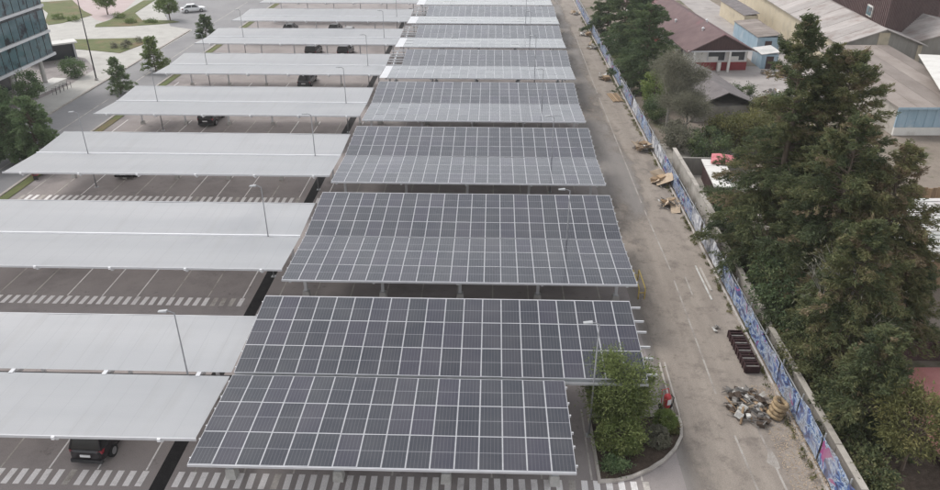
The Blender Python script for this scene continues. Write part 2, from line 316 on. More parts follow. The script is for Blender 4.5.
def obj(name, me, parent=None, label=None, cat=None, group=None, kind=None, loc=None, rot=None):
    o = bpy.data.objects.new(name, me); COL.objects.link(o)
    if parent: o.parent = parent
    if loc is not None: o.location = loc
    if rot is not None: o.rotation_euler = rot
    return tag(o, label, cat, group, kind)
def tag(o, label=None, cat=None, group=None, kind=None):
    if label: o['label'] = label
    if cat: o['category'] = cat
    if group: o['group'] = group
    if kind: o['kind'] = kind
    return o
def thing(name, label, cat, loc=(0, 0, 0), rz=0, group=None): return obj(name, None, None, label, cat, group, None, loc, (0, 0, rz))
def copy_tree(o, parent=None):
    c = o.copy(); COL.objects.link(c); c.parent = parent
    for ch in list(o.children): copy_tree(ch, c)
    return c
def sheet(name, poly, z, m, parent=None, kind='structure'):
    b = MB(); b.face([(x, y, z) for x, y in poly]); return b.build(name, m, parent, kind=kind if not parent else None)
ORD = ['first', 'second', 'third', 'fourth', 'fifth', 'sixth', 'seventh', 'eighth']
P = 15.529

# ------------------------------------------------------------------ ground, roads, pavements
sheet('ground', [(-700, -300), (700, -300), (700, 1500), (-700, 1500)], -.03, 'dirt')
park = sheet('parking_ground', [(-30.4, -22), (21.6, -22), (21.6, 128), (-30.4, 128)], 0, 'asphalt')
road = sheet('service_road', [(21.6, -22), (28.22, -22), (28.22, 300), (21.6, 300)], 0, 'road_asphalt')
sheet('street', [(-39.2, -22), (-31.6, -22), (-31.6, 300), (-39.2, 300)], -.004, 'street_asphalt')
sheet('cross_street', [(-44, 100.5), (-39.2, 98), (-39.2, 300), (-62, 300), (-56, 125)], -.008, 'street_asphalt')
sheet('plaza', [(-160, -22), (-39.2, -22), (-39.2, 300), (-160, 300)], -.016, 'paving')
sheet('far_parking', [(-31.6, 128), (21.6, 128), (21.6, 300), (-31.6, 300)], -.012, 'street_asphalt')
sheet('pink_path', [(-73, 124), (-60, 106), (-57.5, 104), (-57.2, 110), (-62, 130), (-74, 150), (-90, 150)], -.006, 'pink_paving')
sheet('yard', [(37.5, 54), (58, 58), (58, 72), (56, 130), (50, 130), (49.5, 76), (39, 75), (34.5, 70)], -.01, 'yard_concrete')
sheet('back_yard', [(29.4, 24), (36, 24), (38, 44), (29.4, 44)], -.012, 'wall_concrete')
# kerbs
def kerb(name, x0, x1, y0, y1, h=.13, m='kerb'):
    return MB().box(x0, x1, y0, y1, -.02, h).build(name, m, kind='structure')
kerb('kerb', -31.6, -31.35, -20, 128)
kerb('kerb', -39.45, -39.2, -20, 97)
kerb('kerb', 28.2, 28.34, -20, 128, .16)
sheet('verge', [(-31.34, -20), (-30.42, -20), (-30.42, 128), (-31.34, 128)], .05, 'lawn')
sheet('street_verge', [(-39.2, 76), (-38.95, 76), (-38.95, 97), (-39.2, 97)], .004, 'paving')
def curved(name, poly, z0, z1, m): return MB().prism(poly, z0, z1).build(name, m, kind='structure')
curved('lawn', [(-57.7, 89.6), (-50, 90.6), (-46.2, 91.1), (-43.6, 89.8), (-43, 87), (-44.2, 81.1), (-49, 82.6), (-54.6, 84.1)], -.03, .05, 'lawn')
curved('lawn', [(-71.5, 111.5), (-68, 104), (-65.8, 100.9), (-64.3, 102.4), (-63, 106), (-62.3, 109.9), (-66, 114), (-73.8, 125.1), (-80, 122)], -.03, .05, 'lawn')
curved('lawn', [(-56.9, 105.4), (-57.6, 101.5), (-56.8, 99.4), (-51.1, 100.3), (-46.5, 102.1), (-43.7, 104), (-45.6, 105.3), (-51, 105.3), (-55.2, 112), (-56.9, 125.6), (-59, 125)], -.03, .05, 'lawn')

def line_mesh(w, l, m): return MB().box(-w / 2, w / 2, 0, l, -.002, .003).mesh('stall_line', m)
LINE = line_mesh(.085, 5.2, 'paint'); LINEW = line_mesh(.085, 5.2, 'worn_paint')
ZB = [-4.6, 11.5, 28.2, 43.8, 59.3]; ZEB = MB().box(-.155, .155, 0, 1.0, -.002, .003).mesh('zebra_bar', 'paint'); ZEBW = MB().box(-.155, .155, 0, 1.0, -.002, .003).mesh('zebra_bar', 'worn_paint')
for k in range(8):
    y = ZB[k] if k < 5 else P * k - 3.3
    if k < 3:
        x = -29.5
        while x < 20:
            vis = x < (2 if k else 23) and x > (-14.5, -25, -30)[k] and abs(x + 3.85) > .5
            if vis: obj('zebra_bar', ZEB if random.random() < .88 else ZEBW, park, loc=(x, y, .005), rot=(0, 0, R(random.uniform(-2, 2))))
            x += .60
    for i in range(21):
        x = -29.35 + 2.445 * i
        if x > 21: break
        obj('stall_line', LINE if x < -2 and random.random() < .45 else LINEW, park, loc=(x, y + 1.05, .005))
# backfilled trench crossing the aisles, patches
MB().prism([(-4.28, -20), (-3.5, -20), (-3.52, 0), (-3.44, 14), (-3.5, 34), (-3.46, 60), (-3.5, 118), (-4.2, 118), (-4.17, 60), (-4.3, 34), (-4.2, 14), (-4.26, 0)], -.002, .004).build('trench_patch', 'trench', park)
# service road markings: edge line in worn stretches, lane line, arrow
for x0, x1, y0, y1 in ((25.2, 25.1, 17.3, 27.5), (25.1, 25.25, 29, 60), (25.25, 25.6, 62, 96), (24.85, 25.15, 3.2, 15.8), (25.1, 24.95, -12, -.2), (26.45, 26.3, -12, 3.1), (26.0, 26.05, 13.8, 16.4)):
    w = .055
    MB().hexa([(x0 - w, y0, .013), (x0 + w, y0, .013), (x1 + w, y1, .013), (x1 - w, y1, .013), (x0 - w, y0, .016), (x0 + w, y0, .016), (x1 + w, y1, .016), (x1 - w, y1, .016)]).build('edge_line', 'faint_paint', road)
b = MB(); b.prism([(26.0, -2.1), (26.1, -1.9), (26.42, -1.05), (26.52, -1.2), (26.6, -1.9), (26.56, -2.5), (26.38, -2.6)], .017, .020); b.build('arrow_mark', 'faint_paint', road)
MB().box(27.35, 27.5, 14.4, 17.6, .002, .07).build('loose_kerb', 'kerb', label='loose pale kerb stone lying beside the road edge', cat='kerb stone')
MB().box(27.1, 27.22, 13.2, 17.9, .002, .05).build('loose_plank', 'junk_white', label='long pale plank lying next to the loose kerb stone', cat='plank')
# dust lying on the service road
rngd = random.Random(3)
mat('dust', (.27, .232, .20), (.36, .312, .268), stretch=(1, .16, 1), scale=1.1, detail=9, blotch=(.205, .175, .152), bl_scale=.8, bl_lo=.52, bl_hi=.68, fine=.18, rough=.95)
stains('dust', (.13, .11, .095), 1.3, .56, .70, .6)
def dust_mat():
    M = MATS['dust']; t = M.node_tree; n = t.nodes; L = t.links
    g = n.new('ShaderNodeNewGeometry'); nz = n.new('ShaderNodeTexNoise'); nz.inputs['Scale'].default_value = .22; nz.inputs['Detail'].default_value = 9; nz.inputs['Roughness'].default_value = .68
    mp = n.new('ShaderNodeMapping'); mp.inputs['Scale'].default_value = (1, .45, 1); L.new(g.outputs['Position'], mp.inputs[0]); L.new(mp.outputs[0], nz.inputs['Vector'])
    sx = n.new('ShaderNodeSeparateXYZ'); L.new(g.outputs['Position'], sx.inputs[0])
    def rmp(v, a, bb, c, d):
        q = n.new('ShaderNodeMapRange'); q.interpolation_type = 'SMOOTHSTEP'
        for i, x in zip(('From Min', 'From Max', 'To Min', 'To Max'), (a, bb, c, d)): q.inputs[i].default_value = x
        L.new(v, q.inputs['Value']); return q.outputs[0]
    def mt(op, a, c):
        q = n.new('ShaderNodeMath'); q.operation = op
        for i, v in enumerate((a, c)):
            if isinstance(v, (int, float)): q.inputs[i].default_value = v
            else: L.new(v, q.inputs[i])
        return q.outputs[0]
    near = rmp(sx.outputs[1], 18, 34, .20, 0)            # thick by the works at the low end of the lane
    side = rmp(sx.outputs[0], 24.6, 26.2, 0, .22)        # and along the fence
    edge = rmp(sx.outputs[0], 21.6, 22.6, 0, 1)
    f = mt('ADD', mt('ADD', nz.outputs[0], near), side)
    f = mt('MULTIPLY', rmp(f, .46, .70, 0, .92), edge)
    tr = n.new('ShaderNodeBsdfTransparent'); mx = n.new('ShaderNodeMixShader'); L.new(f, mx.inputs[0]); L.new(tr.outputs[0], mx.inputs[1])
    L.new(n['Principled BSDF'].outputs[0], mx.inputs[2]); L.new(mx.outputs[0], n['Material Output'].inputs['Surface'])
dust_mat()
sheet('dust_layer', [(21.5, -22), (28.19, -22), (28.19, 300), (21.5, 300)], .012, 'dust', road)

# ------------------------------------------------------------------ solar carports
def panel_mesh():
    b = MB(); w, l, fw, h = 1.040, 2.088, .019, .038
    xo, yo, xi, yi = w / 2, l / 2, w / 2 - fw, l / 2 - fw
    O = [(-xo, -yo), (xo, -yo), (xo, yo), (-xo, yo)]; I = [(-xi, -yi), (xi, -yi), (xi, yi), (-xi, yi)]
    for i in range(4):
        j = (i + 1) % 4
        b.face([(*O[i], h), (*O[j], h), (*I[j], h), (*I[i], h)], 0)
        b.face([(*O[i], 0), (*O[j], 0), (*O[j], h), (*O[i], h)], 0)
        b.face([(*I[j], h), (*I[i], h), (*I[i], h - .006), (*I[j], h - .006)], 0)
    b.face([(*q, h - .006) for q in I], 1)
    b.face([(*q, 0) for q in O[::-1]], 0)
    return b.mesh('panel', ['frame', 'panel_glass'])
PANEL = panel_mesh()
MW, MH = 1.05, 2.1
XL = [-.99, -.96, -.88, -.83, -.35, -.18, .11, .15]
RAFT = {}
def box_mesh(name, x0, x1, y0, y1, z0, z1, m): return MB().box(x0, x1, y0, y1, z0, z1).mesh(name, m)
COLM = box_mesh('column', -.10, .10, -.10, .10, .55, 3.05, 'steel')
PEDM = MB().hexa([(-.26, -.26, 0), (.26, -.26, 0), (.26, .26, 0), (-.26, .26, 0), (-.21, -.21, .62), (.21, -.21, .62), (.21, .21, .62), (-.21, .21, .62)]).mesh('pedestal', 'concrete')
PLATE = box_mesh('base_plate', -.17, .17, -.17, .17, .622, .645, 'galvanised')
def rafter(sf, sr, zv, d, m, both=True):
    b = MB(); w = .07
    for s, sl in ((-1, sf), (1, sr))[0 if both else 1:]:
        ye = s * d; ze = zv + d * sl - .16; z0 = zv - .16
        A = [(-w, 0, z0 - .30), (w, 0, z0 - .30), (w, ye, ze - .12), (-w, ye, ze - .12), (-w, 0, z0), (w, 0, z0), (w, ye, ze), (-w, ye, ze)]
        if s < 0: A = [A[3], A[2], A[1], A[0], A[7], A[6], A[5], A[4]]
        b.hexa(A)
    return b.mesh('rafter', m)
for k in range(8):
    y0 = -.40 if k == 0 else P * k
    zv, sf, sr = (3.598, .0106, .1097) if k == 0 else (3.285, .0337, .0834)
    lab = 'solar panel carport roof with a shorter front half, ending at the planted island' if k == 0 else \
          'solar panel carport roof, %s one counted back from the planted island' % ORD[k]
    t = thing('solar_carport', lab, 'carport', (0, y0, 0), group='solar carports in a row')
    for half, sl in ((-1, sf), (1, sr)):
        a = math.atan(sl); ca = math.cos(a); gap = .10 if k == 0 else .05
        n = 16 if (k == 0 and half < 0) else (20 if k == 0 else 21)
        c0 = 1 if (k in (4, 5, 6) and half > 0) else 0
        jit = random.Random(k * 7 + half)
        for r in range(3):
            for c in range(c0, n):
                d = (r + .5) * MH + gap
                obj('panel', PANEL, t, loc=(XL[k] + (c + .5) * MW, half * d * ca, zv + d * sl * ca + jit.uniform(-.004, .004)),
                    rot=(half * a + R(jit.gauss(0, .35)), R(jit.gauss(0, .35)), 0))
            for q in (.45, 1.65):
                d = r * MH + q + gap
                x0, x1 = XL[k] - .08, XL[k] + n * MW + (.55 if k == 0 and half > 0 else .10)
                if c0: x0 = -1.25
                MB().box(x0, x1, -.03, .03, -.14, -.006).build('purlin', 'white_metal', t, loc=(0, half * d * ca, zv + d * sl * ca), rot=(half * a, 0, 0))
        # edge trim along the outer eave
        d = 3 * MH + gap + .03
        MB().box(XL[k], XL[k] + n * MW, -.02, .02, -.09, .03).build('eave_trim', 'frame', t, loc=(0, half * d * ca, zv + d * sl * ca), rot=(half * a, 0, 0))
    if k >= 4:      # bare white sheet left at the corner of the far rows
        MB().hexa([(-1.25, -6.35, zv + .19), (XL[k] - .02, -6.35, zv + .19), (XL[k] - .02, -.1, zv), (-1.25, -.1, zv), (-1.25, -6.35, zv + .21), (XL[k] - .02, -6.35, zv + .21), (XL[k] - .02, -.1, zv + .02), (-1.25, -.1, zv + .02)]).build('cover_sheet', 'white_metal', t)
    # gutter in the valley
    n = 20 if k == 0 else 21
    g = MB(); x0, x1 = XL[k], XL[k] + n * MW
    g.box(x0, x1, -.16, .16, zv - .17, zv - .15); g.box(x0, x1, -.18, -.16, zv - .17, zv - .03); g.box(x0, x1, .16, .18, zv - .17, zv - .03)
    g.build('gutter', 'galvanised', t)
    key = k == 0; 
    if key not in RAFT: RAFT[key] = rafter(sf, sr, zv, 6.2, 'steel')
    for i in range(5):
        x = -.5 + 5.25 * i
        if k == 0 and i == 4: x = 19.6
        obj('rafter', RAFT[key] if not (k == 0 and i == 4) else rafter(sf, sr, zv, 6.2, 'steel', False), t, loc=(x, 0, 0))
        for yy in (-3.4 if k == 0 else -2.85, 3.1):
            if k == 0 and i == 4 and yy < 0: continue
            c = obj('column', COLM, t, loc=(x, yy, 0)); obj('pedestal', PEDM, c); obj('base_plate', PLATE, c)

# ------------------------------------------------------------------ white carports
WR = rafter(.045, .045, 3.2, 4.9, 'white_metal')
WCOL = box_mesh('column', -.08, .08, -.08, .08, .3, 2.85, 'white_metal')
WPED = MB().hexa([(-.2, -.2, 0), (.2, -.2, 0), (.2, .2, 0), (-.2, .2, 0), (-.16, -.16, .35), (.16, -.16, .35), (.16, .16, .35), (-.16, .16, .35)]).mesh('pedestal', 'concrete')
for k in range(8):
    y0 = P * k
    jr = random.Random(40 + k)
    lab = 'white canopy carport roof with the black car parked under it' if k == 0 else 'white canopy carport roof, %s one counted back from the black car' % ORD[k]
    t = thing('white_carport', lab, 'carport', (0, y0, 0), group='white carports in a row')
    xl = (-29.6, -29.4, -28.6, -28.4, -28.6, -29.2, -28.9, -29)[k]; xr = -1.30
    zv = 3.2
    for half, sl in ((-1, .045), (1, .045)):
        gap = .13 if k == 0 else .07
        nx, ny = 46, 5
        b = MB(); b.v = []
        ph = jr.uniform(0, 9)
        for i in range(nx + 1):
            for j in range(ny + 1):
                x = xl + (xr - xl) * i / nx; d = gap + (4.98 - gap) * j / ny
                wob = .018 * math.sin(x * 1.29 + ph) + .012 * math.sin(x * .47 + 2 * ph) + (.010 * math.sin(x * 2.6 + ph) * j / ny)
                b.v.append((x, half * d + .012 * math.sin(x * .7 + ph) * (j == ny), zv + .05 + sl * d + wob * (j / ny) + (.035 if half > 0 and k == 0 else 0)))
        W_ = ny + 1
        for i in range(nx):
            for j in range(ny):
                b.f.append([i * W_ + j, (i + 1) * W_ + j, (i + 1) * W_ + j + 1, i * W_ + j + 1][::half])
        b.m = [0] * len(b.f)
        b.build('canopy_fabric', 'white_sheet', t, smooth=True)
        # bright folded flashing on the outer edge
        MB().box(xl - .03, xr + .03, -.025, .025, -.06, .085).build('edge_flashing', 'white_metal', t, loc=(0, half * 5.03, zv + sl * 4.98 + .01))
    if k:
        g = MB(); g.box(xl, xr, -.055, .055, zv - .02, zv + .0); g.box(xl, xr, .03, .12, zv - .02, zv + .13); g.build('gutter_flashing', 'bright_trim', t)
    else:
        MB().box(xl, xr, -.2, .2, zv - .16, zv - .14).build('gutter', 'dark_metal', t)
    for i in range(6):
        x = -2.62 - 4.89 * i - (.0 if k else .35)
        obj('rafter', WR, t, loc=(x, 0, 0))
        MB().box(-.07, .07, -.07, .05, -.06, .10).build('rafter_cap', 'bright_trim', t, loc=(x, -5.08, zv + .225))
        if k == 0: MB().box(-.11, .11, -.2, .2, -.02, .06).build('gutter_clip', 'white_metal', t, loc=(x, 0, zv + .03))
        for yy in (2.2,):
            c = obj('column', WCOL, t, loc=(x, yy, 0)); obj('pedestal', WPED, c)

# ------------------------------------------------------------------ lamp posts
def lamp_post():
    t = thing('lamp_post', 'x', 'lamp post', group='slim lamp posts rising through the carport roofs')
    MB().tube([(0, 0, 0), (0, 0, 3), (0, 0, 7.0)], [.06, .045, .032], 8).build('pole', 'pole_grey', t, smooth=True)
    MB().box(-.16, .16, -.16, .16, 0, .03).build('base_plate', 'galvanised', t)
    MB().tube([(0, 0, 6.96), (-.15, 0, 7.06), (-.38, 0, 7.1)], .028, 6).build('arm', 'pole_grey', t)
    b = MB(); b.hexa([(-.78, -.09, 7.06), (-.34, -.12, 7.06), (-.34, .12, 7.06), (-.78, .09, 7.06), (-.78, -.07, 7.10), (-.34, -.10, 7.15), (-.34, .10, 7.15), (-.78, .07, 7.10)])
    h = b.build('lamp_head', 'pale_lamp', t)
    MB().box(-.74, -.40, -.07, .07, 7.045, 7.058).build('lens', 'glass_dark', h)
    return t
LP = lamp_post(); first = True
for xs, nm in ((-3.55, 'white'), (17.2, 'solar'), (-23.9, 'far')):
    for k in range(7):
        if nm == 'far' and k not in (2, 3, 4, 5): continue
        o = LP if first else copy_tree(LP); first = False
        y = P * k + (0 if nm != 'solar' else 0)
        x = xs - (.85 if k in (0,) and nm == 'white' else 0) * 0
        o.location = (x + (.0 if nm != 'solar' else .1), y - (.4 if nm == 'solar' and k == 0 else 0), 0)
        if nm == 'white': o['label'] = 'lamp post through the %s white carport from the black car, at its solar end' % ORD[k]
        elif nm == 'solar': o['label'] = 'lamp post through the %s solar carport counted from the planted island' % ORD[k]
        else: o['label'] = 'lamp post through the %s white carport from the black car, at its street end' % ORD[k]

# ------------------------------------------------------------------ vehicles
def car(name, label, kind, paint, loc, rz, group=None):
    L, Wd, H = {'suv': (4.5, 1.86, 1.68), 'sedan': (4.4, 1.78, 1.45)}[kind]
    t = thing(name, label, 'car', loc, rz, group)
    # lower body: cross-sections along the length, y forward
    ys = [-.5, -.485, -.44, -.30, 0, .25, .38, .46, .49, .5]
    b = MB(); n = 10
    hood = .98 if kind == 'suv' else .86; belt = 1.02 if kind == 'suv' else .90
    for q, yy in enumerate(ys):
        e = abs(yy) * 2; wd = Wd / 2 * (1 - .16 * max(0, e - .7) / .3 - .06 * max(0, e - .97) / .03)
        top = belt if yy < .2 else hood - .18 * max(0, (yy - .3) / .2) ** 2
        if q == 0: top -= .10
        bot = .24 + (.14 if e > .96 else .04 if e > .8 else 0)
        for (xx, zz) in ((-.86, bot), (-.98, bot + .12), (-1, (bot + top) / 2), (-.965, top - .10), (-.88, top), (.88, top), (.965, top - .10), (1, (bot + top) / 2), (.98, bot + .12), (.86, bot)):
            b.v.append((xx * wd, yy * L, zz))
    for i in range(len(ys) - 1):
        for j in range(n):
            q = (j + 1) % n; b.f.append([i * n + j, i * n + q, (i + 1) * n + q, (i + 1) * n + j]); b.m.append(0)
    b.f.append(list(range(n))); b.m.append(0); b.f.append([(len(ys) - 1) * n + j for j in range(n)][::-1]); b.m.append(0)
    b.build('body', paint, t, smooth=False)
    # cabin: glasshouse and roof
    yb0, yt0, yt1, yb1 = ((-.475, -.42, .08, .24) if kind == 'suv' else (-.40, -.24, .07, .23))
    wb, wt = Wd / 2 * .87, Wd / 2 * .72
    lo = [(-wb, yb0 * L, belt - .01), (wb, yb0 * L, belt - .01), (wb, yb1 * L, belt - .01), (-wb, yb1 * L, belt - .01)]
    hi = [(-wt, yt0 * L, H - .06), (wt, yt0 * L, H - .06), (wt, yt1 * L, H - .06), (-wt, yt1 * L, H - .06)]
    MB().hexa(lo + hi).build('glasshouse', 'car_glass', t)
    r = MB(); r.hexa([(x * 1.02, y * 1.01, z - .02) for x, y, z in hi] + [(x * .9, y * .96, H) for x, y, z in hi])
    r.build('roof', paint, t)
    for s in (-1, 1):
        for ya, yb_, w in ((yb0, yt0, .05), (yb1, yt1, .045), (-.08, -.08, .04)):
            za, zb = belt, H - .05
            MB().tube([(s * wb * 1.005, ya * L, za), (s * wt * 1.01, yb_ * L, zb)], w, 4).build('pillar', paint, t)
        MB().obox((s * (Wd / 2 + .07), .16 * L, belt + .06), .16, .09, .13, Matrix.Identity(3)).build('mirror', paint, t)
        zt = .92 if kind == 'suv' else .76
        MB().hexa([(s * Wd * .30, -L * .495, zt - .12), (s * Wd * .455, -L * .475, zt - .12), (s * Wd * .46, -L * .44, zt - .10), (s * Wd * .32, -L * .46, zt - .1),
                   (s * Wd * .33, -L * .495, zt + .06), (s * Wd * .452, -L * .478, zt + .10), (s * Wd * .462, -L * .42, zt + .06), (s * Wd * .34, -L * .46, zt + .06)]).build('tail_light', 'tail_red', t)
        MB().obox((s * Wd * .36, L * .478, .68), .34, .10, .13, Matrix.Rotation(-s * .25, 3, 'Z')).build('headlight', 'alloy', t)
        for yw in (-.30, .30):
            w = MB().tube([(s * (Wd / 2 - .20), yw * L, .33), (s * (Wd / 2 + .01), yw * L, .33)], .33, 16).build('wheel', 'rubber', t)
            MB().tube([(s * (Wd / 2), yw * L, .33), (s * (Wd / 2 + .02), yw * L, .33)], .20, 12).build('rim', 'alloy', w)
    MB().box(-.26, .26, -.508 * L, -.50 * L, .66 if kind == 'suv' else .52, .79 if kind == 'suv' else .64).build('number_plate', 'car_white', t)
    MB().box(-.8, .8, -.512 * L, -.47 * L, .30, .50).build('bumper', 'dark_metal' if kind == 'suv' else paint, t)
    MB().box(-.80, .80, .47 * L, .512 * L, .26, .48).build('bumper', 'dark_metal' if kind == 'suv' else paint, t)
    return t
car('parked_car', 'black car parked nose in under the white carport, red tail lights showing', 'suv', 'black_paint', (-7.75, -1.15, 0), R(-3))
gp = 'dark cars under the white carports'
spots = [((274, 77), 'dark grey car under the fifth white carport from the black car', 4, -12.2), ((288, 47), 'dark car under the sixth white carport, farther from the solar roofs', 5, -14.7), ((319, 48), 'dark car under the sixth white carport, closer to the solar roofs', 5, -9.9),
         ((265, 22), 'dark car under the seventh white carport, closest to the street', 6, -22), ((298, 23), 'dark car under the seventh white carport, middle of three', 6, -14.4), ((191, 117), 'dark car under the fourth white carport from the black car', 3, -19.6),
         ((116, 173), 'dark car under the third white carport, beside the street trees', 2, -22.1)]
for _, lb, k, x in spots:
    car('parked_car', lb, 'suv' if k % 2 else 'sedan', 'black_paint' if k != 4 else 'grey_paint', (x, P * k + (3.3 if k > 2 else 3.9), 0), R(random.uniform(-2, 2)), gp)
car('parked_car', 'white car under the seventh white carport, next to a dark car', 'sedan', 'car_white', (-11.6, P * 6 + .8, 0), 0)
car('white_car', 'white car driving on the street beyond the last lawn', 'sedan', 'car_white', (-44.6, 113.5, 0), R(-62))

# ------------------------------------------------------------------ foliage
def leaf_mesh(name, m, C, D, ln, wd, tint, jitter=.7, up=0.0):
    """one quad per leaf: centre C, direction D (n,3), length, width; the quad's normal is random about D"""
    n = len(C); D = D / (np.linalg.norm(D, axis=1, keepdims=True) + 1e-9)
    D = D + rng.normal(0, jitter, (n, 3)); D /= np.linalg.norm(D, axis=1, keepdims=True) + 1e-9
    A = rng.normal(0, 1, (n, 3)); A[:, 2] += up; Nn = A - (A * D).sum(1, keepdims=True) * D; Nn /= np.linalg.norm(Nn, axis=1, keepdims=True) + 1e-9
    Sd = np.cross(D, Nn)
    ln = (np.broadcast_to(ln, (n,)) * rng.uniform(.6, 1.3, n))[:, None]; wd = (np.broadcast_to(wd, (n,)) * rng.uniform(.7, 1.25, n))[:, None]
    V = np.stack([C - D * ln * .5, C + Sd * wd * .5, C + D * ln * .5, C - Sd * wd * .5], 1).reshape(-1, 3)
    me = bpy.data.meshes.new(name); me.vertices.add(4 * n); me.vertices.foreach_set('co', V.astype(np.float32).ravel())
    me.loops.add(4 * n); me.loops.foreach_set('vertex_index', np.arange(4 * n, dtype=np.int32))
    me.polygons.add(n); me.polygons.foreach_set('loop_start', np.arange(0, 4 * n, 4, dtype=np.int32))
    try: me.polygons.foreach_set('loop_total', np.full(n, 4, dtype=np.int32))
    except Exception: pass
    at = me.attributes.new('tint', 'FLOAT', 'POINT'); at.data.foreach_set('value', np.repeat(np.clip(tint, 0, 1), 4).astype(np.float32))
    me.materials.append(MATS[m]); me.update(calc_edges=True); me.validate()
    return me

def conifer(label, loc, H, Rad, leaf='leaf_conifer', n_limb=110, per=34, group=None, seed=0, base=.06, leafsz=.25, lean=(0, 0), shape=.8, tintb=.45, dead=.08, name='conifer_tree', bark='bark', needle=.24):
    r = random.Random(seed); t = thing(name, label, 'tree', loc, 0, group)
    tr = MB(); pts = []
    for i in range(9):
        f = i / 8; pts.append((lean[0] * f + .12 * r.uniform(-1, 1) * (0 < i < 8), lean[1] * f + .12 * r.uniform(-1, 1) * (0 < i < 8), H * .98 * f))
    tr.tube(pts, [max(.02, H * .022 * (1 - i / 8) ** .9) for i in range(9)], 8)
    Cs, Ds, Ts = [], [], []
    nl = max(8, per // 3)
    for i in range(n_limb):
        f = base + (1 - base) * ((i + r.random()) / n_limb) ** .9
        f = min(f, .985); z = H * f
        prof = (1 - f) ** shape * min(1, (f / .14) ** .5) + .03
        L = Rad * prof * r.choice((r.uniform(.5, .8), r.uniform(.8, 1.0), r.uniform(.9, 1.3)))
        az = r.uniform(0, 2 * math.pi); up = r.uniform(-.28, .15) + .75 * f * f
        d = Vector((math.cos(az), math.sin(az), up)).normalized(); sd_ = Vector((-d.y, d.x, 0)).normalized()
        p0 = Vector((lean[0] * f, lean[1] * f, z)); droop = r.uniform(.08, .30) * L * (1 - .7 * f)
        at = lambda q: p0 + d * (L * q) - Vector((0, 0, droop * q * q))
        if L > .7: tr.tube([p0, at(.5), at(.92)], [max(.014, .018 + L * .011), .016 + L * .005, .007], 4, cap=False)
        clt = tintb + r.gauss(0, .15)
        isdead = r.random() < dead
        for c in range(int(4 + L * 7.5)):
            q = r.uniform(.12, 1) ** .8
            if isdead and r.random() < .6: continue
            side = r.choice((-1, 1)); tl = min(1.25, max(.22, (.20 + .42 * (1 - q)) * L * .75)) * r.uniform(.7, 1.25)
            td = (d * .75 + sd_ * (side * r.uniform(.25, .95)) + Vector((0, 0, r.uniform(-.32, .28)))).normalized()
            p1 = at(q) + Vector((r.gauss(0, .06), r.gauss(0, .06), r.gauss(0, .10)))
            n = int(nl * (.45 + tl * .9) * r.uniform(.7, 1.3)) + 4
            u_ = rng.uniform(0, 1, (n, 1)) ** .8
            P_ = np.array(p1) + np.array(td) * (u_ * tl) + rng.normal(0, 1, (n, 3)) * (.085 * (1.15 - .6 * u_)) + np.array([0, 0, -1.0]) * (u_ ** 2 * tl * .16)
            Cs.append(P_); Ds.append(np.tile(np.array(td) + np.array([0, 0, -.12]), (n, 1)))
            Ts.append(np.full(n, (1.0 if isdead else clt) + r.gauss(0, .10)) + rng.normal(0, .07, n) + .10 * (u_[:, 0] - .5))
    C = np.concatenate(Cs); D = np.concatenate(Ds); T = np.concatenate(Ts)
    C[:, 2] = np.maximum(C[:, 2], .06)
    tr.build('trunk', bark, t)
    obj('crown', leaf_mesh('crown', leaf, C, D, leafsz, leafsz * needle, T, .45), t)
    return t

def broadleaf(label, loc, H, rx, ry, leaf, clusters=60, per=90, leafsz=.16, group=None, seed=0, base=.25, name='street_tree', trunk=True, cat='tree', rz=None, thin=.55, lumps=5, sprd=.5, bark='bark', jitter=.9, shell=.35):
    r = random.Random(seed); t = thing(name, label, cat, loc, 0, group)
    rz = rz or H * (1 - base) / 2; cz = H - rz
    tr = MB()
    if trunk: tr.tube([(0, 0, 0), (r.uniform(-.1, .1), r.uniform(-.1, .1), cz * .6), (r.uniform(-.2, .2), r.uniform(-.2, .2), cz + rz * .5)], [H * .022 + .03, H * .016 + .02, .02], 7)
    Cs, Ds, Ts = [], [], []
    lump = [(r.uniform(0, 6.28), r.uniform(-.9, 1), r.uniform(.75, 1.15)) for _ in range(lumps)]
    for i in range(clusters):
        az = r.uniform(0, 6.283); u = r.uniform(-.95, 1); s = math.sqrt(max(0, 1 - u * u)); rr = r.uniform(shell, 1) ** .5
        k = 1
        for la, lu, lk in lump:
            dd = math.cos(az - la) * s + (1 - abs(u - lu)) * .4
            if dd > .9: k = lk
        q = Vector((rx * s * math.cos(az) * rr * k, ry * s * math.sin(az) * rr * k, cz + rz * u * rr * (k if u > 0 else 1)))
        q.z = max(q.z, .15)
        d = Vector((s * math.cos(az), s * math.sin(az), u * .6 + .35))
        if trunk and i % 3 == 0: tr.tube([(0, 0, max(.1, q.z * .55)), (q.x * .5, q.y * .5, q.z * .8), tuple(q)], [.03 + H * .004, .02, .008], 4, cap=False)
        n = int(per * r.uniform(.5, 1.4)); rad = sprd * r.uniform(.6, 1.25)
        P_ = rng.normal(0, .55, (n, 3)) * np.array([rad, rad, rad * .75])
        Cs.append(np.array(q) + P_); Ds.append(np.tile(np.array(d), (n, 1)) + P_); Ts.append(np.full(n, .5 + r.gauss(0, .2)) + rng.normal(0, .09, n))
    C = np.concatenate(Cs); C[:, 2] = np.maximum(C[:, 2], .04)
    if trunk: tr.build('trunk', bark, t)
    obj('crown', leaf_mesh('crown', leaf, C, np.concatenate(Ds), leafsz, leafsz * thin, np.concatenate(Ts), jitter), t)
    return t

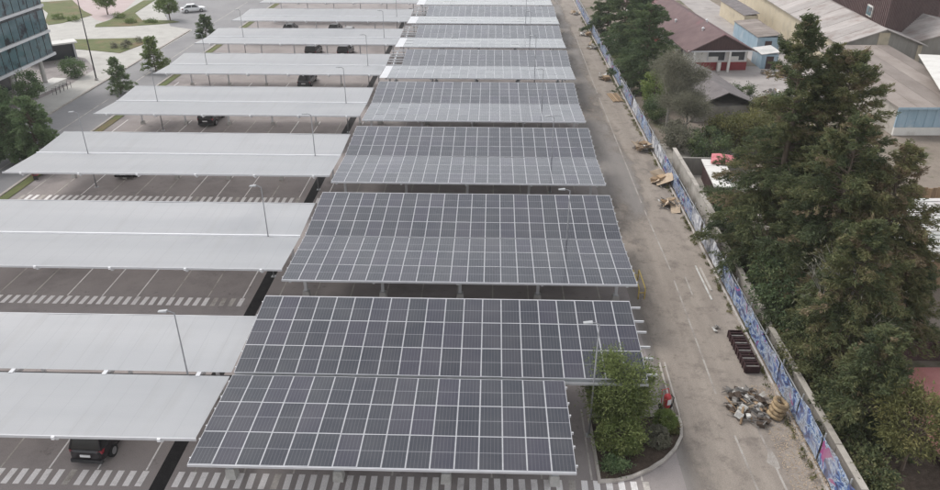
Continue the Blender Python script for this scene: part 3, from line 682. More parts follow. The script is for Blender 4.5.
def bare_tree(label, loc, H, spread, seed, leaf='leaf_grey', leaves=60, name='twiggy_tree', group=None, bark='grey_bark'):
    r = random.Random(seed); t = thing(name, label, 'tree', loc, 0, group); tr = MB(); tips = []
    def grow(p, d, L, rad, lev):
        q = p + d * L * .5 + Vector((r.uniform(-.1, .1), r.uniform(-.1, .1), 0)) * L * .3; e = p + d * L
        tr.tube([p, q, e], [rad, rad * .8, rad * .6], 6 if lev < 2 else 3, cap=False)
        if lev >= 2: tips.append((e, d))
        if lev == 4: return
        for _ in range(3 if lev else 5):
            nd = (d + Vector((r.gauss(0, 1), r.gauss(0, 1), r.uniform(-.1, .7))) * (.55 if lev else .5) * spread).normalized()
            grow(p + d * L * r.uniform(.55, 1), nd, L * r.uniform(.55, .8), rad * .5, lev + 1)
    grow(Vector((0, 0, 0)), Vector((r.uniform(-.05, .05), 0, 1)).normalized(), H * .36, H * .018, 0)
    tr.build('trunk', bark, t)
    Cs, Ds, Ts = [], [], []
    for e, d in tips:
        n = int(leaves * r.uniform(.1, .35)); P_ = rng.normal(0, .42, (n, 3)); Cs.append(np.array(e) + P_); Ds.append(np.tile(np.array(d), (n, 1)) + P_); Ts.append(np.full(n, .5 + r.gauss(0, .2)) + rng.normal(0, .1, n))
    C = np.concatenate(Cs); C[:, 2] = np.maximum(C[:, 2], .06)
    obj('crown', leaf_mesh('crown', leaf, C, np.concatenate(Ds), .26, .05, np.concatenate(Ts), .6), t)
    return t

# --- tall conifers beyond the fence
G = 'tall conifers beyond the painted fence'
conifer('tallest dark conifer with a thin ragged top, beyond the painted fence', (32.3, 17.2, 0), 18.1, 5.1, seed=1, n_limb=220, per=68, group=G, lean=(-.9, .3), shape=.72, tintb=.40, dead=.10)
conifer('broad olive conifer with a rounded top, between the tallest conifer and the blue walled workshop', (35.0, 16.8, 0), 15.9, 5.0, seed=2, n_limb=210, per=68, group=G, lean=(-.4, 0), shape=.55, tintb=.72, dead=.05)
conifer('dark conifer with drooping boughs reaching over the painted fence', (33.0, 11.0, 0), 13.6, 5.0, seed=3, n_limb=190, per=66, group=G, shape=.6, tintb=.40, dead=.10)
conifer('brownish thinning conifer standing next to the corrugated shed', (35.4, 9.8, 0), 12.4, 4.3, seed=4, n_limb=150, per=62, group=G, shape=.6, tintb=.76, dead=.16)
conifer('low dense conifer beside the pink paved court', (32.2, 5.2, 0), 10.0, 3.6, seed=5, n_limb=140, per=66, group=G, shape=.6, tintb=.48)
conifer('small dark conifer at the foot of the painted fence', (31.5, .2, 0), 6.2, 2.4, seed=6, n_limb=90, per=60, group=G, shape=.42, tintb=.40)
broadleaf('feathery pale green shrub tree at the corner of the pink court', (32.5, -2.4, 0), 4.8, 1.6, 1.8, 'leaf_olive', 80, 90, .24, seed=11, thin=.28, sprd=.55, name='feathery_tree', jitter=.7)
bare_tree('bare spindly tree with pale branches in front of the dark conifers', (32.4, 5.8, 0), 9.6, .8, 21, leaves=16)
conifer('narrow dark spire of a conifer rising between the tallest and the broad olive conifer', (33.7, 17.6, 0), 16.4, 3.0, seed=9, n_limb=130, per=62, group=G, shape=.75, tintb=.5, base=.25)
conifer('slim dark conifer between the corrugated shed and the pink court', (37.2, 9.4, 0), 7.2, 2.6, seed=8, n_limb=80, per=56, group=G, shape=.45, tintb=.5)
sheet('woodland_floor', [(29.4, -22), (34.6, -22), (34.6, 4), (37, 12), (40, 24), (29.4, 24)], -.02, 'soil')
for i, (x, y, h, rx, ry) in enumerate(((30.5, -3.6, 1.6, .8, 1.6), (30.4, 1.2, 2.5, 1.0, 2.2), (30.3, 5.2, 3.4, 1.3, 2.2), (30.3, 17.5, 3.2, 1.3, 2.6))):
    broadleaf(('low weedy bush between fence and feathery shrub tree', 'dark weedy bush behind the fence beside the tan rolls', 'tall weedy bush behind the fence beside the dark trough', 'weedy bush behind the fence below the tallest conifer')[i], (x, y, 0), h, rx, ry, 'leaf_conifer', 46, 80, .18, seed=120 + i, base=.0, name='fence_bush', cat='shrub', sprd=.45, group='weedy bushes behind the painted fence')
# --- rear trees beside the service road
G = 'dense dark trees behind the painted fence'
conifer('dense dark green tree nearest the twiggy grey tree, behind the painted fence', (30.9, 62, 0), 10.6, 3.6, 'leaf_dark', 120, 46, G, 31, base=.05, leafsz=.30, shape=.34, tintb=.45, dead=.02, name='dense_tree')
conifer('dense dark green tree standing second behind the painted fence', (31.6, 72, 0), 10.9, 4.1, 'leaf_dark', 120, 46, G, 32, base=.05, leafsz=.32, shape=.34, tintb=.35, dead=.02, name='dense_tree')
conifer('dense dark green tree beside the maroon roofed house end', (31.6, 84, 0), 10.0, 4.0, 'leaf_dark', 110, 40, G, 33, base=.05, leafsz=.34, shape=.36, tintb=.5, dead=.02, name='dense_tree')
conifer('dense dark green tree farthest along the painted fence', (31.2, 98, 0), 7.8, 3.4, 'leaf_dark', 90, 36, G, 34, base=.05, leafsz=.36, shape=.36, tintb=.4, dead=.02, name='dense_tree')
broadleaf('bright yellow green young tree at the foot of the dense dark trees', (31.2, 56.4, 0), 5.0, 1.5, 1.8, 'leaf_fresh', 70, 80, .22, seed=35, base=.1, name='young_tree')
bare_tree('twiggy grey green tree with thin foliage beside the painted fence', (31.2, 48.5, 0), 9.4, .9, 41, leaves=620)
bare_tree('smaller twiggy grey tree leaning toward the grey shed roof', (32.4, 45.2, 0), 6.4, 1.0, 42, leaves=560)
broadleaf('wide olive yellow shrub beside the red parasol', (37.8, 43.0, 0), 3.6, 4.2, 3.0, 'leaf_olive', 170, 80, .24, seed=43, base=.0, name='wide_shrub', cat='shrub', trunk=True, sprd=.6)
broadleaf('olive green shrub between the pale yard and the tall conifers', (42.5, 49, 0), 3.6, 3.0, 3.0, 'leaf_olive', 90, 75, .24, seed=44, base=.0, name='wide_shrub', cat='shrub', sprd=.6)
broadleaf('dark low shrub on the pale yard in front of the maroon house', (43.2, 61.5, 0), 1.5, 1.8, 1.0, 'leaf_dark', 30, 70, .18, seed=45, base=.0, name='yard_shrub', cat='shrub', sprd=.45)
broadleaf('grey green shrub against the maroon house side wall', (37.6, 76, 0), 2.6, 1.6, 3.2, 'leaf_grey', 50, 70, .18, seed=46, base=.0, name='yard_shrub', cat='shrub', sprd=.5)
broadleaf('dark hedge bush along the edge of the pink court', (34.6, 4.6, 0), 1.6, .9, 1.8, 'leaf_dark', 40, 80, .16, seed=47, base=.0, name='hedge_bush', cat='shrub', sprd=.45)
broadleaf('olive undergrowth bush between conifer trunks and the fence', (31.2, 24.5, 0), 3.0, 1.8, 2.6, 'leaf_dark', 70, 70, .22, seed=48, base=.0, name='undergrowth_bush', cat='shrub', sprd=.55)
broadleaf('dark undergrowth bush below the bare spindly tree', (30.8, 11, 0), 4.0, 1.9, 4.2, 'leaf_dark', 90, 70, .22, seed=49, base=.0, name='undergrowth_bush', cat='shrub', sprd=.55)
broadleaf('dark ragged bush by the corrugated shed', (41.5, 21.5, 0), 4.2, 2.0, 2.2, 'leaf_dark', 70, 70, .24, seed=50, base=.0, name='undergrowth_bush', cat='shrub', sprd=.55)
for i, (x, y, h, rx, ry, lf, lb) in enumerate(((31.0, 42.5, 2.6, 1.2, 3.0, 'leaf_grey', 'grey weedy bush under the twiggy trees by the painted fence'), (33.6, 40.5, 2.8, 2.2, 2.2, 'leaf_dark', 'dark bush between the twiggy trees and the garden wall'),
        (41.0, 40.0, 4.0, 3.0, 3.0, 'leaf_olive', 'olive bush close to the tall conifers, behind the wide olive shrub'), (30.6, 52.5, 2.4, 1.1, 2.4, 'leaf_dark', 'dark bush beside the bright young tree'), (45.6, 56, 1.8, 1.6, 1.4, 'leaf_dark', 'dark bush at the edge of the pale yard'), (38.4, 46.6, 2.2, 2.4, 1.6, 'leaf_olive', 'olive bush below the grey shed roof'))):
    broadleaf(lb, (x, y, 0), h, rx, ry, lf, 70, 80, .2, seed=140 + i, base=.0, name='yard_bush', cat='shrub', sprd=.5)
# --- street trees
G = 'trees along the street'
conifer('bushy street tree with a full green crown beside the third white carport', (-32.0, 36.6, 0), 6.5, 2.7, 'leaf_street', seed=61, n_limb=110, per=46, group=G, shape=.5, leafsz=.26, dead=0, tintb=.6, base=.14, needle=.34, name='street_tree')
conifer('dark green street tree leaning against the bushy one', (-34.6, 36.6, 0), 5.6, 2.7, 'leaf_street', seed=62, n_limb=100, per=46, group=G, shape=.5, leafsz=.28, dead=0, tintb=.42, base=.12, name='street_tree')
conifer('light green pointed street tree beside the fourth white carport', (-34.6, 60, 0), 4.5, 1.9, 'leaf_street', seed=63, n_limb=70, per=36, group=G, shape=.6, leafsz=.26, dead=0, tintb=.75, base=.1, name='street_tree')
conifer('oval bright green street tree at the lawn corner', (-34.5, 70.8, 0), 4.5, 1.9, 'leaf_green', seed=64, n_limb=70, per=36, group=G, shape=.35, leafsz=.26, dead=0, tintb=.6, base=.1, name='street_tree')
conifer('small dark rounded street tree beside the sixth white carport', (-35, 92.5, 0), 3.3, 1.8, 'leaf_dark', seed=65, n_limb=60, per=36, group=G, shape=.4, leafsz=.28, dead=0, tintb=.4, base=.12, name='street_tree')
broadleaf('round green tree on the last lawn beside the white car', (-46, 105.6, 0), 4.2, 2.0, 2.0, 'leaf_green', 70, 80, .26, seed=66, base=.3, name='round_tree')
broadleaf('round green tree by the pink path', (-59.6, 110.4, 0), 4.6, 2.1, 2.1, 'leaf_green', 70, 80, .26, seed=67, base=.3, name='round_tree')
broadleaf('green shrub planted at the foot of the glass building', (-44.4, 68.0, 0), 2.6, 1.5, 1.5, 'leaf_street', 45, 80, .2, seed=68, base=.0, name='planted_shrub', cat='shrub')
broadleaf('dark slender tree in front of the glass building corner', (-41.6, 52.5, 0), 4.8, 1.4, 1.6, 'leaf_street', 60, 70, .22, seed=69, base=.3, name='slender_tree')
broadleaf('dark slender tree along the lower glass facade', (-42.2, 47.5, 0), 4.4, 1.5, 1.6, 'leaf_street', 60, 70, .22, seed=70, base=.25, name='slender_tree')
for i, (x, y, h) in enumerate(((-63, 104.5, .8), (-66.5, 106, .9), (-52, 103, .7), (-48.5, 103.4, .6), (-56, 107, .9))):
    broadleaf('low rounded lawn bush, dotted on the lawns', (x, y, 0), h, 1.2, .9, 'leaf_green', 18, 50, .18, seed=80 + i, base=.0, name='lawn_bush', cat='shrub', trunk=False, sprd=.4, group='low bushes on the lawns')
for i, (x, y) in enumerate(((-46.6, 84.4), (-45.4, 86.6), (-44.8, 84.0), (-44.2, 88))):
    broadleaf('small pale bush at the lawn corner beside the oval tree', (x, y, 0), .8, .6, .6, 'leaf_grey', 14, 40, .16, seed=90 + i, base=.0, name='lawn_bush', cat='shrub', trunk=False, sprd=.3, group='pale bushes at the lawn corner')

# ------------------------------------------------------------------ planted island
def strip(poly, w, h, name, parent, closed=True, m='kerb'):
    n = len(poly); V = [Vector((x, y, 0)) for x, y in poly]; b = MB()
    for i in range(n if closed else n - 1):
        a, c = V[i], V[(i + 1) % n]; d = (c - a).normalized(); s = Vector((-d.y, d.x, 0)) * w / 2; a = a - d * w * .3; c = c + d * w * .3
        b.hexa([a + s * -1, c + s * -1, c + s, a + s] + [q + Vector((0, 0, h + .003 * (i % 2))) for q in (a + s * -1, c + s * -1, c + s, a + s)])
    return b.build(name, m, parent)
isl = [(17.45, -3.7), (18.3, -3.62), (19.1, -3.35), (20.0, -2.85), (20.9, -2.15), (21.6, -1.35), (22.1, -.45), (22.28, .4), (22.3, 1.1), (17.45, 1.0)]
it = thing('planted_island', 'curved planting bed with pale kerb and dark soil at the end of the solar roof', 'planting bed')
MB().prism(isl, -.02, .07).build('soil_bed', 'soil', it)
strip(isl, .15, .15, 'kerb_edge', it)
dk = thing('double_kerb', 'pair of pale parallel kerbs running back from the planted island', 'kerb')
strip([(22.05, 1.2), (22.2, 5.9)], .10, .12, 'kerb_edge', dk, False); strip([(22.36, 1.2), (22.5, 5.9)], .10, .12, 'kerb_edge', dk, False)
strip([(17.5, 1.1), (17.5, 6.2)], .12, .12, 'kerb_edge', dk, False)
broadleaf('large feathery green shrub overhanging the solar panels on the planted island', (18.75, .45, 0), 4.4, 1.9, 1.6, 'leaf_willow', 220, 125, .22, seed=101, base=.12, name='feathery_shrub', cat='shrub', sprd=.5, thin=.22, jitter=.75)
broadleaf('lower darker green shrub in the middle of the planted island', (18.75, -1.55, 0), 2.1, 1.1, .95, 'leaf_willow', 85, 100, .17, seed=102, base=.0, name='island_shrub', cat='shrub', sprd=.36, thin=.35)
broadleaf('small dark sprawling shrub at the tip of the planted island', (18.3, -2.8, 0), .8, .6, .45, 'leaf_street', 26, 80, .15, seed=103, base=.0, name='island_shrub', cat='shrub', sprd=.28, thin=.35)
broadleaf('clipped round yellow green shrub by the red canister on the island', (21.35, .30, 0), 1.0, .58, .58, 'leaf_fresh', 130, 80, .08, seed=104, base=.0, name='ball_shrub', cat='shrub', sprd=.13, thin=.6, trunk=False, lumps=0, shell=.85)
broadleaf('clipped round grey green shrub in the planted island', (20.75, -.95, 0), 1.0, .58, .58, 'leaf_grey', 130, 80, .08, seed=105, base=.0, name='ball_shrub', cat='shrub', sprd=.13, thin=.6, trunk=False, lumps=0, shell=.85)
broadleaf('loose small olive plant at the curved island edge', (21.8, .1, 0), .6, .3, .5, 'leaf_olive', 20, 40, .1, seed=106, base=.0, name='island_plant', cat='plant', sprd=.2, trunk=False)
# red wheeled canister
t = thing('wheeled_canister', 'red wheeled canister with a white label beside the planted island', 'canister', (21.75, 1.75, 0), R(20))
MB().tube([(0, 0, .22), (0, 0, .28), (0, 0, .95), (0, 0, 1.05), (0, 0, 1.1)], [.16, .2, .2, .14, .05], 14).build('tank', 'red_paint', t, smooth=True)
MB().box(-.11, .11, -.215, -.196, .5, .85).build('label_plate', 'car_white', t)
for s in (-1, 1): MB().tube([(s * .25, .12, .2), (s * .31, .12, .2)], .2, 14).build('wheel', 'rubber', t)
b = MB()
for s in (-1, 1): b.tube([(s * .24, .12, .2), (s * .24, .2, .8), (s * .2, .3, 1.2)], .022, 6)
b.tube([(-.2, .3, 1.2), (.2, .3, 1.2)], .022, 6); b.tube([(-.24, .12, .2), (.24, .12, .2)], .022, 6); b.build('handle_frame', 'red_paint', t)
MB().tube([(.12, -.1, 1.08), (.3, -.15, .9), (.32, -.1, .5), (.2, -.22, .35)], .025, 6).build('hose', 'rubber', t)
# yellow guard rail at the end of the second solar roof
t = thing('guard_rail', 'yellow tubular guard rail at the end of the second solar carport', 'guard rail', (22.15, 13.2, 0))
for s in (0, .42): MB().tube([(s, 0, 0), (s, 0, .78), (s, .1, .85), (s, 2.5, .85), (s, 2.6, .78), (s, 2.6, 0)], .045, 8).build('hoop', 'yellow_paint', t, smooth=True)
for y in (.1, 2.5): MB().tube([(0, y, .45), (.42, y, .45)], .03, 6).build('tie_bar', 'yellow_paint', t)

# ------------------------------------------------------------------ painted fence and walls
fen = thing('painted_fence', 'long hoarding printed in blue and white patches along the service road', 'fence', (28.52, 0, 0))
y = -8.0; jr = random.Random(5)
while y < 124:
    w = 2.95; h = 1.66 + jr.uniform(-.07, .08) - (.003 * max(0, y)); tlt = R(jr.uniform(-3.5, 2.5))
    if 13 < y < 22 and jr.random() < .5: h *= .8
    b = MB(); nx, nz = 6, 4; ph = jr.uniform(0, 6)
    for i in range(nx + 1):
        for j in range(nz + 1):
            yy = w * i / nx; zz = .18 + (h - .18) * j / nz
            b.v.append((.045 * math.sin(yy * 2.1 + ph + j) * (j / nz) + .03 * math.sin(yy * 4.7 + ph * 2), yy, zz + (.05 * math.sin(yy * 1.7 + ph) if j == nz else 0)))
    for i in range(nx):
        for j in range(nz):
            a = i * (nz + 1) + j; b.f.append([a, a + 1, a + nz + 2, a + nz + 1]); b.m.append(0)
    for i in range(nx + 1):
        pass
    o = b.build('banner', 'torn_print' if 13 < y < 23 or jr.random() < .10 else 'mural_print', fen, loc=(-.05, y, 0), rot=(0, tlt, 0))
    sm = o.modifiers.new('thickness', 'SOLIDIFY'); sm.thickness = .02; sm.offset = 1
    MB().box(-.03, .03, -.03, .03, 0, 1.9).build('post', 'galvanised', fen, loc=(.06, y - .02, 0))
    y += 3.0
for y0, y1 in ((-8, 45), (45, 124)):
    MB().box(.03, .08, y0, y1 - .05, 1.45, 1.52).build('rail', 'galvanised', fen); MB().box(.03, .08, y0, y1 - .05, .30, .37).build('rail', 'galvanised', fen)
wl = thing('concrete_wall', 'pale weathered concrete wall with cap stones behind the painted fence', 'wall', (29.35, 0, 0))
y = -8.0
while y < 36:
    h = 1.15 if y < 10 else 2.1 if y > 21 else 1.4
    MB().box(-.08, .08, y, y + 2.96, 0, h).build('wall_panel', 'wall_concrete', wl); MB().box(-.17, .17, y + .003, y + 2.95, h, h + .07).build('cap_stone', 'wall_concrete', wl)
    y += 3.0
MB().box(29.6, 36.5, 35.5, 35.7, 0, 1.7).build('garden_wall', 'grey_cladding', label='low dark garden wall behind the white roofed hut', cat='wall')

# ------------------------------------------------------------------ things left along the road
def pile(name, label, cat, loc, items, seed, rad, h, group=None):
    r = random.Random(seed); t = thing(name, label, cat, loc, 0, group)
    for nm, m, cnt, (lx, ly, lz) in items:
        for _ in range(cnt):
            a = r.uniform(0, 6.28); q = rad * math.sqrt(r.random()); z = h * (1 - q / rad) * r.uniform(.2, 1) + lz * .5 + .05
            M_ = (Matrix.Rotation(r.uniform(0, 6.28), 3, 'Z') @ Matrix.Rotation(r.gauss(0, .32), 3, 'X') @ Matrix.Rotation(r.gauss(0, .32), 3, 'Y'))
            ext = sum(abs(M_[2][i]) * s / 2 for i, s in enumerate((lx, ly, lz))); s = r.uniform(.6, 1.25)
            b = MB(); P8 = []
            for zz in (-1, 1):
                for xx, yy in ((-1, -1), (1, -1), (1, 1), (-1, 1)):
                    P8.append(tuple(M_ @ Vector((xx * lx * s / 2 * r.uniform(.75, 1.1), yy * ly * s / 2 * r.uniform(.75, 1.1), zz * lz * s / 2 + (r.uniform(-.06, .06) if lz < .06 else 0)))))
            b.hexa(P8); b.build(nm, m, t, loc=(math.cos(a) * q * .75, math.sin(a) * q, max(z, ext * s + .03)))
    return t
pile('scrap_heap', 'untidy heap of white and grey scrap on the road beside the tan rolls', 'scrap heap', (26.35, 2.1, 0),
     [('scrap_panel', 'junk_white', 9, (.42, .3, .03)), ('scrap_bag', 'junk_white', 4, (.38, .34, .26)), ('scrap_bar', 'junk_grey', 40, (1.0, .05, .05)), ('scrap_box', 'junk_grey', 12, (.34, .28, .2)), ('scrap_board', 'wood', 14, (.8, .1, .04)), ('scrap_sheet', 'cardboard', 8, (.42, .3, .03)), ('scrap_lump', 'soil', 12, (.4, .35, .2))], 4, 1.6, .5)
for i in range(4):
    a = R(8 + 4 * i); n1, n2 = 22, 8; b = MB()
    for p in range(n1):
        for q in range(n2):
            u, v = 6.2832 * p / n1, 6.2832 * q / n2; rr = .33 + .125 * math.cos(v) + .018 * math.sin(3 * u + i) ; b.v.append((rr * math.cos(u) * (1 + .05 * (i % 2)), rr * math.sin(u), .12 * math.sin(v) + .015 * math.sin(2 * u + i)))
    for p in range(n1):
        for q in range(n2):
            b.f.append([p * n2 + q, ((p + 1) % n1) * n2 + q, ((p + 1) % n1) * n2 + (q + 1) % n2, p * n2 + (q + 1) % n2]); b.m.append(0)
    b.build('tan_roll', 'tan_roll', None, True, label='tan ring shaped roll in the stack leaning on the painted fence', cat='roll', group='stack of tan rolls', loc=(27.55 + .07 * i, 1.35 + .05 * i, .17 + .225 * i), rot=(R(5 * (i % 2)), a, 0))
t = thing('steel_trough', 'long low dark red steel trough with cross bars against the painted fence', 'trough', (27.45, 7.0, 0))
b = MB(); b.box(-.42, .42, -1.9, 1.9, .05, .10); b.box(-.42, -.38, -1.9, 1.9, .10, .5); b.box(.38, .42, -1.9, 1.9, .10, .5); b.box(-.38, .38, -1.9, -1.86, .10, .5); b.box(-.38, .38, 1.86, 1.9, .10, .5); b.build('shell', 'dark_red_steel', t)
for i in range(9): MB().box(-.47, -.423, -1.8 + .45 * i - .03, -1.8 + .45 * i + .03, .05, .52).build('rib', 'dark_red_steel', t)
for i in range(14): MB().box(-.36, .36, -1.80 + i * .26, -1.72 + i * .26, .40 + .02 * (i % 3), .47 + .02 * (i % 3)).build('bar', 'dark_red_steel' if i % 3 else 'junk_grey', t)
G = 'junk piles along the painted fence'
for i, (x, y, lb) in enumerate(((27.4, 28.3, 'junk pile with a tan board on dark frames near the concrete wall end'), (27.6, 33.4, 'pale cardboard junk pile with a brown box beside the concrete wall'), (27.5, 42.0, 'junk pile topped with a tan mattress like sheet near the twiggy tree'))):
    t = pile('junk_pile', lb, 'junk pile', (x, y, 0), [('junk_sheet', 'cardboard', 5, (1.5, 1.0, .05)), ('junk_bar', 'junk_grey', 10, (1.1, .06, .06)), ('junk_box', 'wood', 3, (.6, .5, .4)), ('junk_panel', 'junk_white', 3, (.8, .4, .05))], 50 + i, .95, .55, G)
for i, (x, y, lb) in enumerate(((27.3, 60, 'rack of orange brown planks by the road below the young tree'),)):
    t = thing('plank_stack', lb, 'planks', (x, y, 0), R(6))
    for j in range(7): MB().box(-.75 + .2 * j, -.60 + .2 * j, -1.7, 1.7, .06 + .03 * (j % 3), .12 + .03 * (j % 3)).build('plank', 'wood', t)
for i, (x, y, lb) in enumerate(((26.9, 68.5, 'small junk pile with a white bag at the plank rack'), (27.3, 86, 'junk pile with brown boards farther along the fence'), (27.3, 95, 'pale junk pile beside the farthest dense tree'), (27.2, 113, 'farthest junk pile along the painted fence'))):
    pile('junk_pile', lb, 'junk pile', (x, y, 0), [('junk_sheet', 'cardboard', 3, (1.3, .9, .05)), ('junk_bar', 'junk_grey', 6, (1.1, .08, .08)), ('junk_panel', 'junk_white', 4, (.9, .6, .06)), ('junk_box', 'wood', 2, (.6, .5, .4))], 70 + i, .9, .5, G)
pile('litter', 'small white torn bag lying on the bare road near the dark trough', 'litter', (26.5, 9.7, 0), [('bag_scrap', 'junk_white', 4, (.35, .2, .05))], 90, .3, .05)
# fallen leaves beside the fence
n = 1500; C = np.stack([rng.uniform(26.7, 28.4, n), rng.uniform(-6, 4, n), np.full(n, .03)], 1); C[:, 0] = 28.4 - (28.4 - C[:, 0]) ** 1.5 / 1.3
C[:, 2] += .16 * (C[:, 0] > 28.03)
lm = leaf_mesh('fallen_leaves', 'leaf_olive', C, rng.normal(0, 1, (n, 3)) * np.array([1, 1, .05]), .09, .06, rng.uniform(.3, 1, n), .1, up=8)
lm.materials.clear(); lm.materials.append(MATS['cardboard']); obj('fallen_leaves', lm, label='scattered brown leaves along the road edge by the fence', cat='leaves', kind='stuff')

n = 260; cw = np.stack([np.abs(rng.normal(0, .16, n)), rng.uniform(-6, 110, n), np.zeros(n)], 1); C = np.repeat(cw, 22, 0) + rng.normal(0, .10, (n * 22, 3))
C[:, 0] = 28.17 - np.abs(C[:, 0]); C[:, 2] = np.abs(C[:, 2]) * 1.1 + .03
obj('weeds', leaf_mesh('weeds', 'leaf_olive', C, np.tile(np.array([0, 0, 1.0]), (len(C), 1)), .17, .05, np.repeat(rng.uniform(0, 1, n), 22), .5), label='sparse low weeds growing along the kerb of the service road', cat='weeds', kind='stuff')

# ------------------------------------------------------------------ glass office building
t = thing('glass_building', 'blue green glass office building with white floor bands', 'building', (-44.3, 64.2, 0))
PANE = box_mesh('pane', -.03, 0, -1.46, -.04, 0, 2.5, 'facade_glass')
for fl, z in enumerate((4.2, 7.05, 10.2, 13.3)):
    for i in range(22): obj('pane', PANE, t, loc=(0, -1.5 * i - .05, z + .03), rot=(0, 0, 0))
    MB().box(-.10, .22, -34, .12, z - .32, z - .02).build('floor_band', 'white_metal', t)
    MB().box(-18, -.2, -34, -.02, z - .30, z - .03).build('floor_slab', 'concrete', t)
    MB().box(-.06, .05, -34, 0, z + 2.5, z + 2.72).build('spandrel', 'glass_dark', t)
    for i in range(23): MB().box(-.04, .04, -1.5 * i - .055, -1.5 * i - .01, z, z + 2.5).build('mullion', 'dark_metal', t)
    MB().box(-18, -.1, -.03, 0, z, z + 2.7).build('end_glass', 'facade_glass', t)
MB().box(-18, -.25, -34, -.05, 16, 16.3).build('roof_slab', 'concrete', t)
MB().box(-18, -5.2, -34, -1, 0, 3.85).build('ground_floor', 'glass_dark', t)
for i in range(5): MB().tube([(-1.2, -1.5 - 6.5 * i, 0), (-1.2, -1.5 - 6.5 * i, 3.9)], .28, 12).build('column', 'concrete', t)
t = thing('entrance_canopy', 'flat pale canopy slab beside the glass building corner', 'canopy', (-51.5, 75.5, 0), R(38))
MB().box(-3.6, 3.6, -1.2, 1.2, 2.5, 2.7).build('slab', 'plaster', t)
for x in (-3.2, 3.2): MB().box(x - .1, x + .1, -.1, .1, 0, 2.5).build('post', 'steel', t)
MB().box(-3.5, 3.5, 1.0, 1.15, 0, 2.5).build('screen', 'glass_dark', t)
sheet('dark_court', [(-60, 50), (-44.6, 50), (-43.2, 64), (-43.6, 72), (-48, 78), (-60, 84)], -.006, 'asphalt')
t = thing('bench_block', 'long pale concrete bench block in front of the glass building', 'bench', (-45.2, 61.8, 0), R(-8))
MB().box(-.9, .9, -3.0, 3.0, .0, .55).build('base', 'plaster', t); MB().box(-1.0, 1.0, -3.1, 3.1, .553, .65).build('seat', 'plaster', t)
t = thing('bike_rack', 'dark tubular bike rack beside the pale bench block', 'bike rack', (-43.0, 59.5, 0), R(-4))
for i in range(5): MB().tube([(0, i * .8, 0), (0, i * .8, .8), (.5, i * .8, .8), (.5, i * .8, 0)], .03, 6).build('hoop', 'dark_metal', t)
t = thing('street_lamp', 'tall thin dark street lamp beside the glass building', 'street lamp', (-40.7, 66.3, 0))
MB().tube([(0, 0, 0), (0, 0, 5), (0, 0, 10.6)], [.1, .08, .05], 8).build('pole', 'dark_metal', t); MB().box(-.16, .16, -.16, .16, 0, .25).build('base', 'concrete', t)
MB().box(-.15, 1.1, -.12, .12, 10.6, 10.72).build('lamp_head', 'dark_metal', t)
t = thing('bench', 'dark red street bench beside the bushy street tree', 'bench', (-30.2, 33.2, .05), R(86))
MB().box(-.8, .8, -.2, .2, .42, .46).build('seat', 'maroon_wall', t); MB().box(-.8, .8, .2, .24, .5, .85).build('backrest', 'maroon_wall', t)
for x in (-.7, .7): MB().box(x - .03, x + .03, -.18, .24, 0, .5).build('leg', 'dark_metal', t)
# tree pits / street line
for x, y0, y1 in ((-35.2, -10, 58), (-35.2, 62, 92), (-37.4, 100, 124)):
    MB().box(x - .06, x + .06, y0, y1, .0, .003).build('lane_line', 'worn_paint', bpy.data.objects['street'])

# ------------------------------------------------------------------ neighbouring buildings
def gable_roof(t, x0, x1, y0, y1, ze, zr, th, m, name='roof', strips=1, over=.5, xr=None, proud=0.0):
    xm = (x0 + x1) / 2 if xr is None else xr
    for s, xe in ((-1, x0 - over), (1, x1 + over)):
        ze_ = ze - over * (zr - ze) / (xm - x0 if s < 0 else x1 - xm)
        for i in range(strips):
            a = y0 + (y1 - y0) * i / strips; c = y0 + (y1 - y0) * (i + 1) / strips - (.06 if strips > 1 else 0); dz = .012 * (i % 2)
            q = [(xe, a, ze_), (xm, a, zr), (xm, c, zr), (xe, c, ze_)]
            if s > 0: q = [q[1], q[0], q[3], q[2]]
            MB().hexa([(x, y, z + dz) for x, y, z in q] + [(x, y, z + th + dz) for x, y, z in q]).build(name, m, t)
def gable_wall(t, x0, x1, y, ze, zr, m, name='gable', th=.2, zb=0):
    xm = (x0 + x1) / 2
    b = MB(); p = [(x0, zb), (x1, zb), (x1, ze), (xm, zr), (x0, ze)]
    b.face([(x, y, z) for x, z in p]); b.face([(x, y + th, z) for x, z in p][::-1])
    for i in range(5): (xa, za), (xb, zb_) = p[i], p[(i + 1) % 5]; b.face([(xa, y, za), (xa, y + th, za), (xb, y + th, zb_), (xb, y, zb_)])
    return b.build(name, m, t)
# maroon house
t = thing('maroon_house', 'single storey house with long mauve brown roof and maroon and white front', 'house', (43.1, 73.5, 0), R(4.5))
w = 4.1
MB().box(-w, w, .0, 38, 0, 1.15).build('lower_wall', 'maroon_wall', t); MB().box(-w + .03, w - .03, .03, 37.97, 1.15, 3.05).build('upper_wall', 'plaster', t)
gable_roof(t, -w, w, -1.2, 39, 3.05, 5.05, .14, 'maroon_roof', over=.7)
b = MB(); b.face([(-w - .4, -.9, 2.98), (w + .4, -.9, 2.98), (0, -.9, 5.03)]); b.face([(-w - .4, -.8, 2.98), (0, -.8, 5.03), (w + .4, -.8, 2.98)]); b.build('gable_boards', 'dark_boards', t)
MB().box(-w - .55, w + .55, -1.12, -.92, 2.82, 2.98).build('fascia', 'white_metal', t)
for x0, x1 in ((-1.55, .95), (1.45, 3.75)):
    f = MB().box(x0, x1, -.03, .02, 1.3, 2.75).build('window', 'white_metal', t); MB().box(x0 + .12, x1 - .12, -.06, -.034, 1.42, 2.64).build('pane', 'glass_dark', f)
    MB().box(x0 + .12, x0 + (x1 - x0) * .6, -.085, -.064, 1.42, 1.95).build('blind', 'plaster', f)
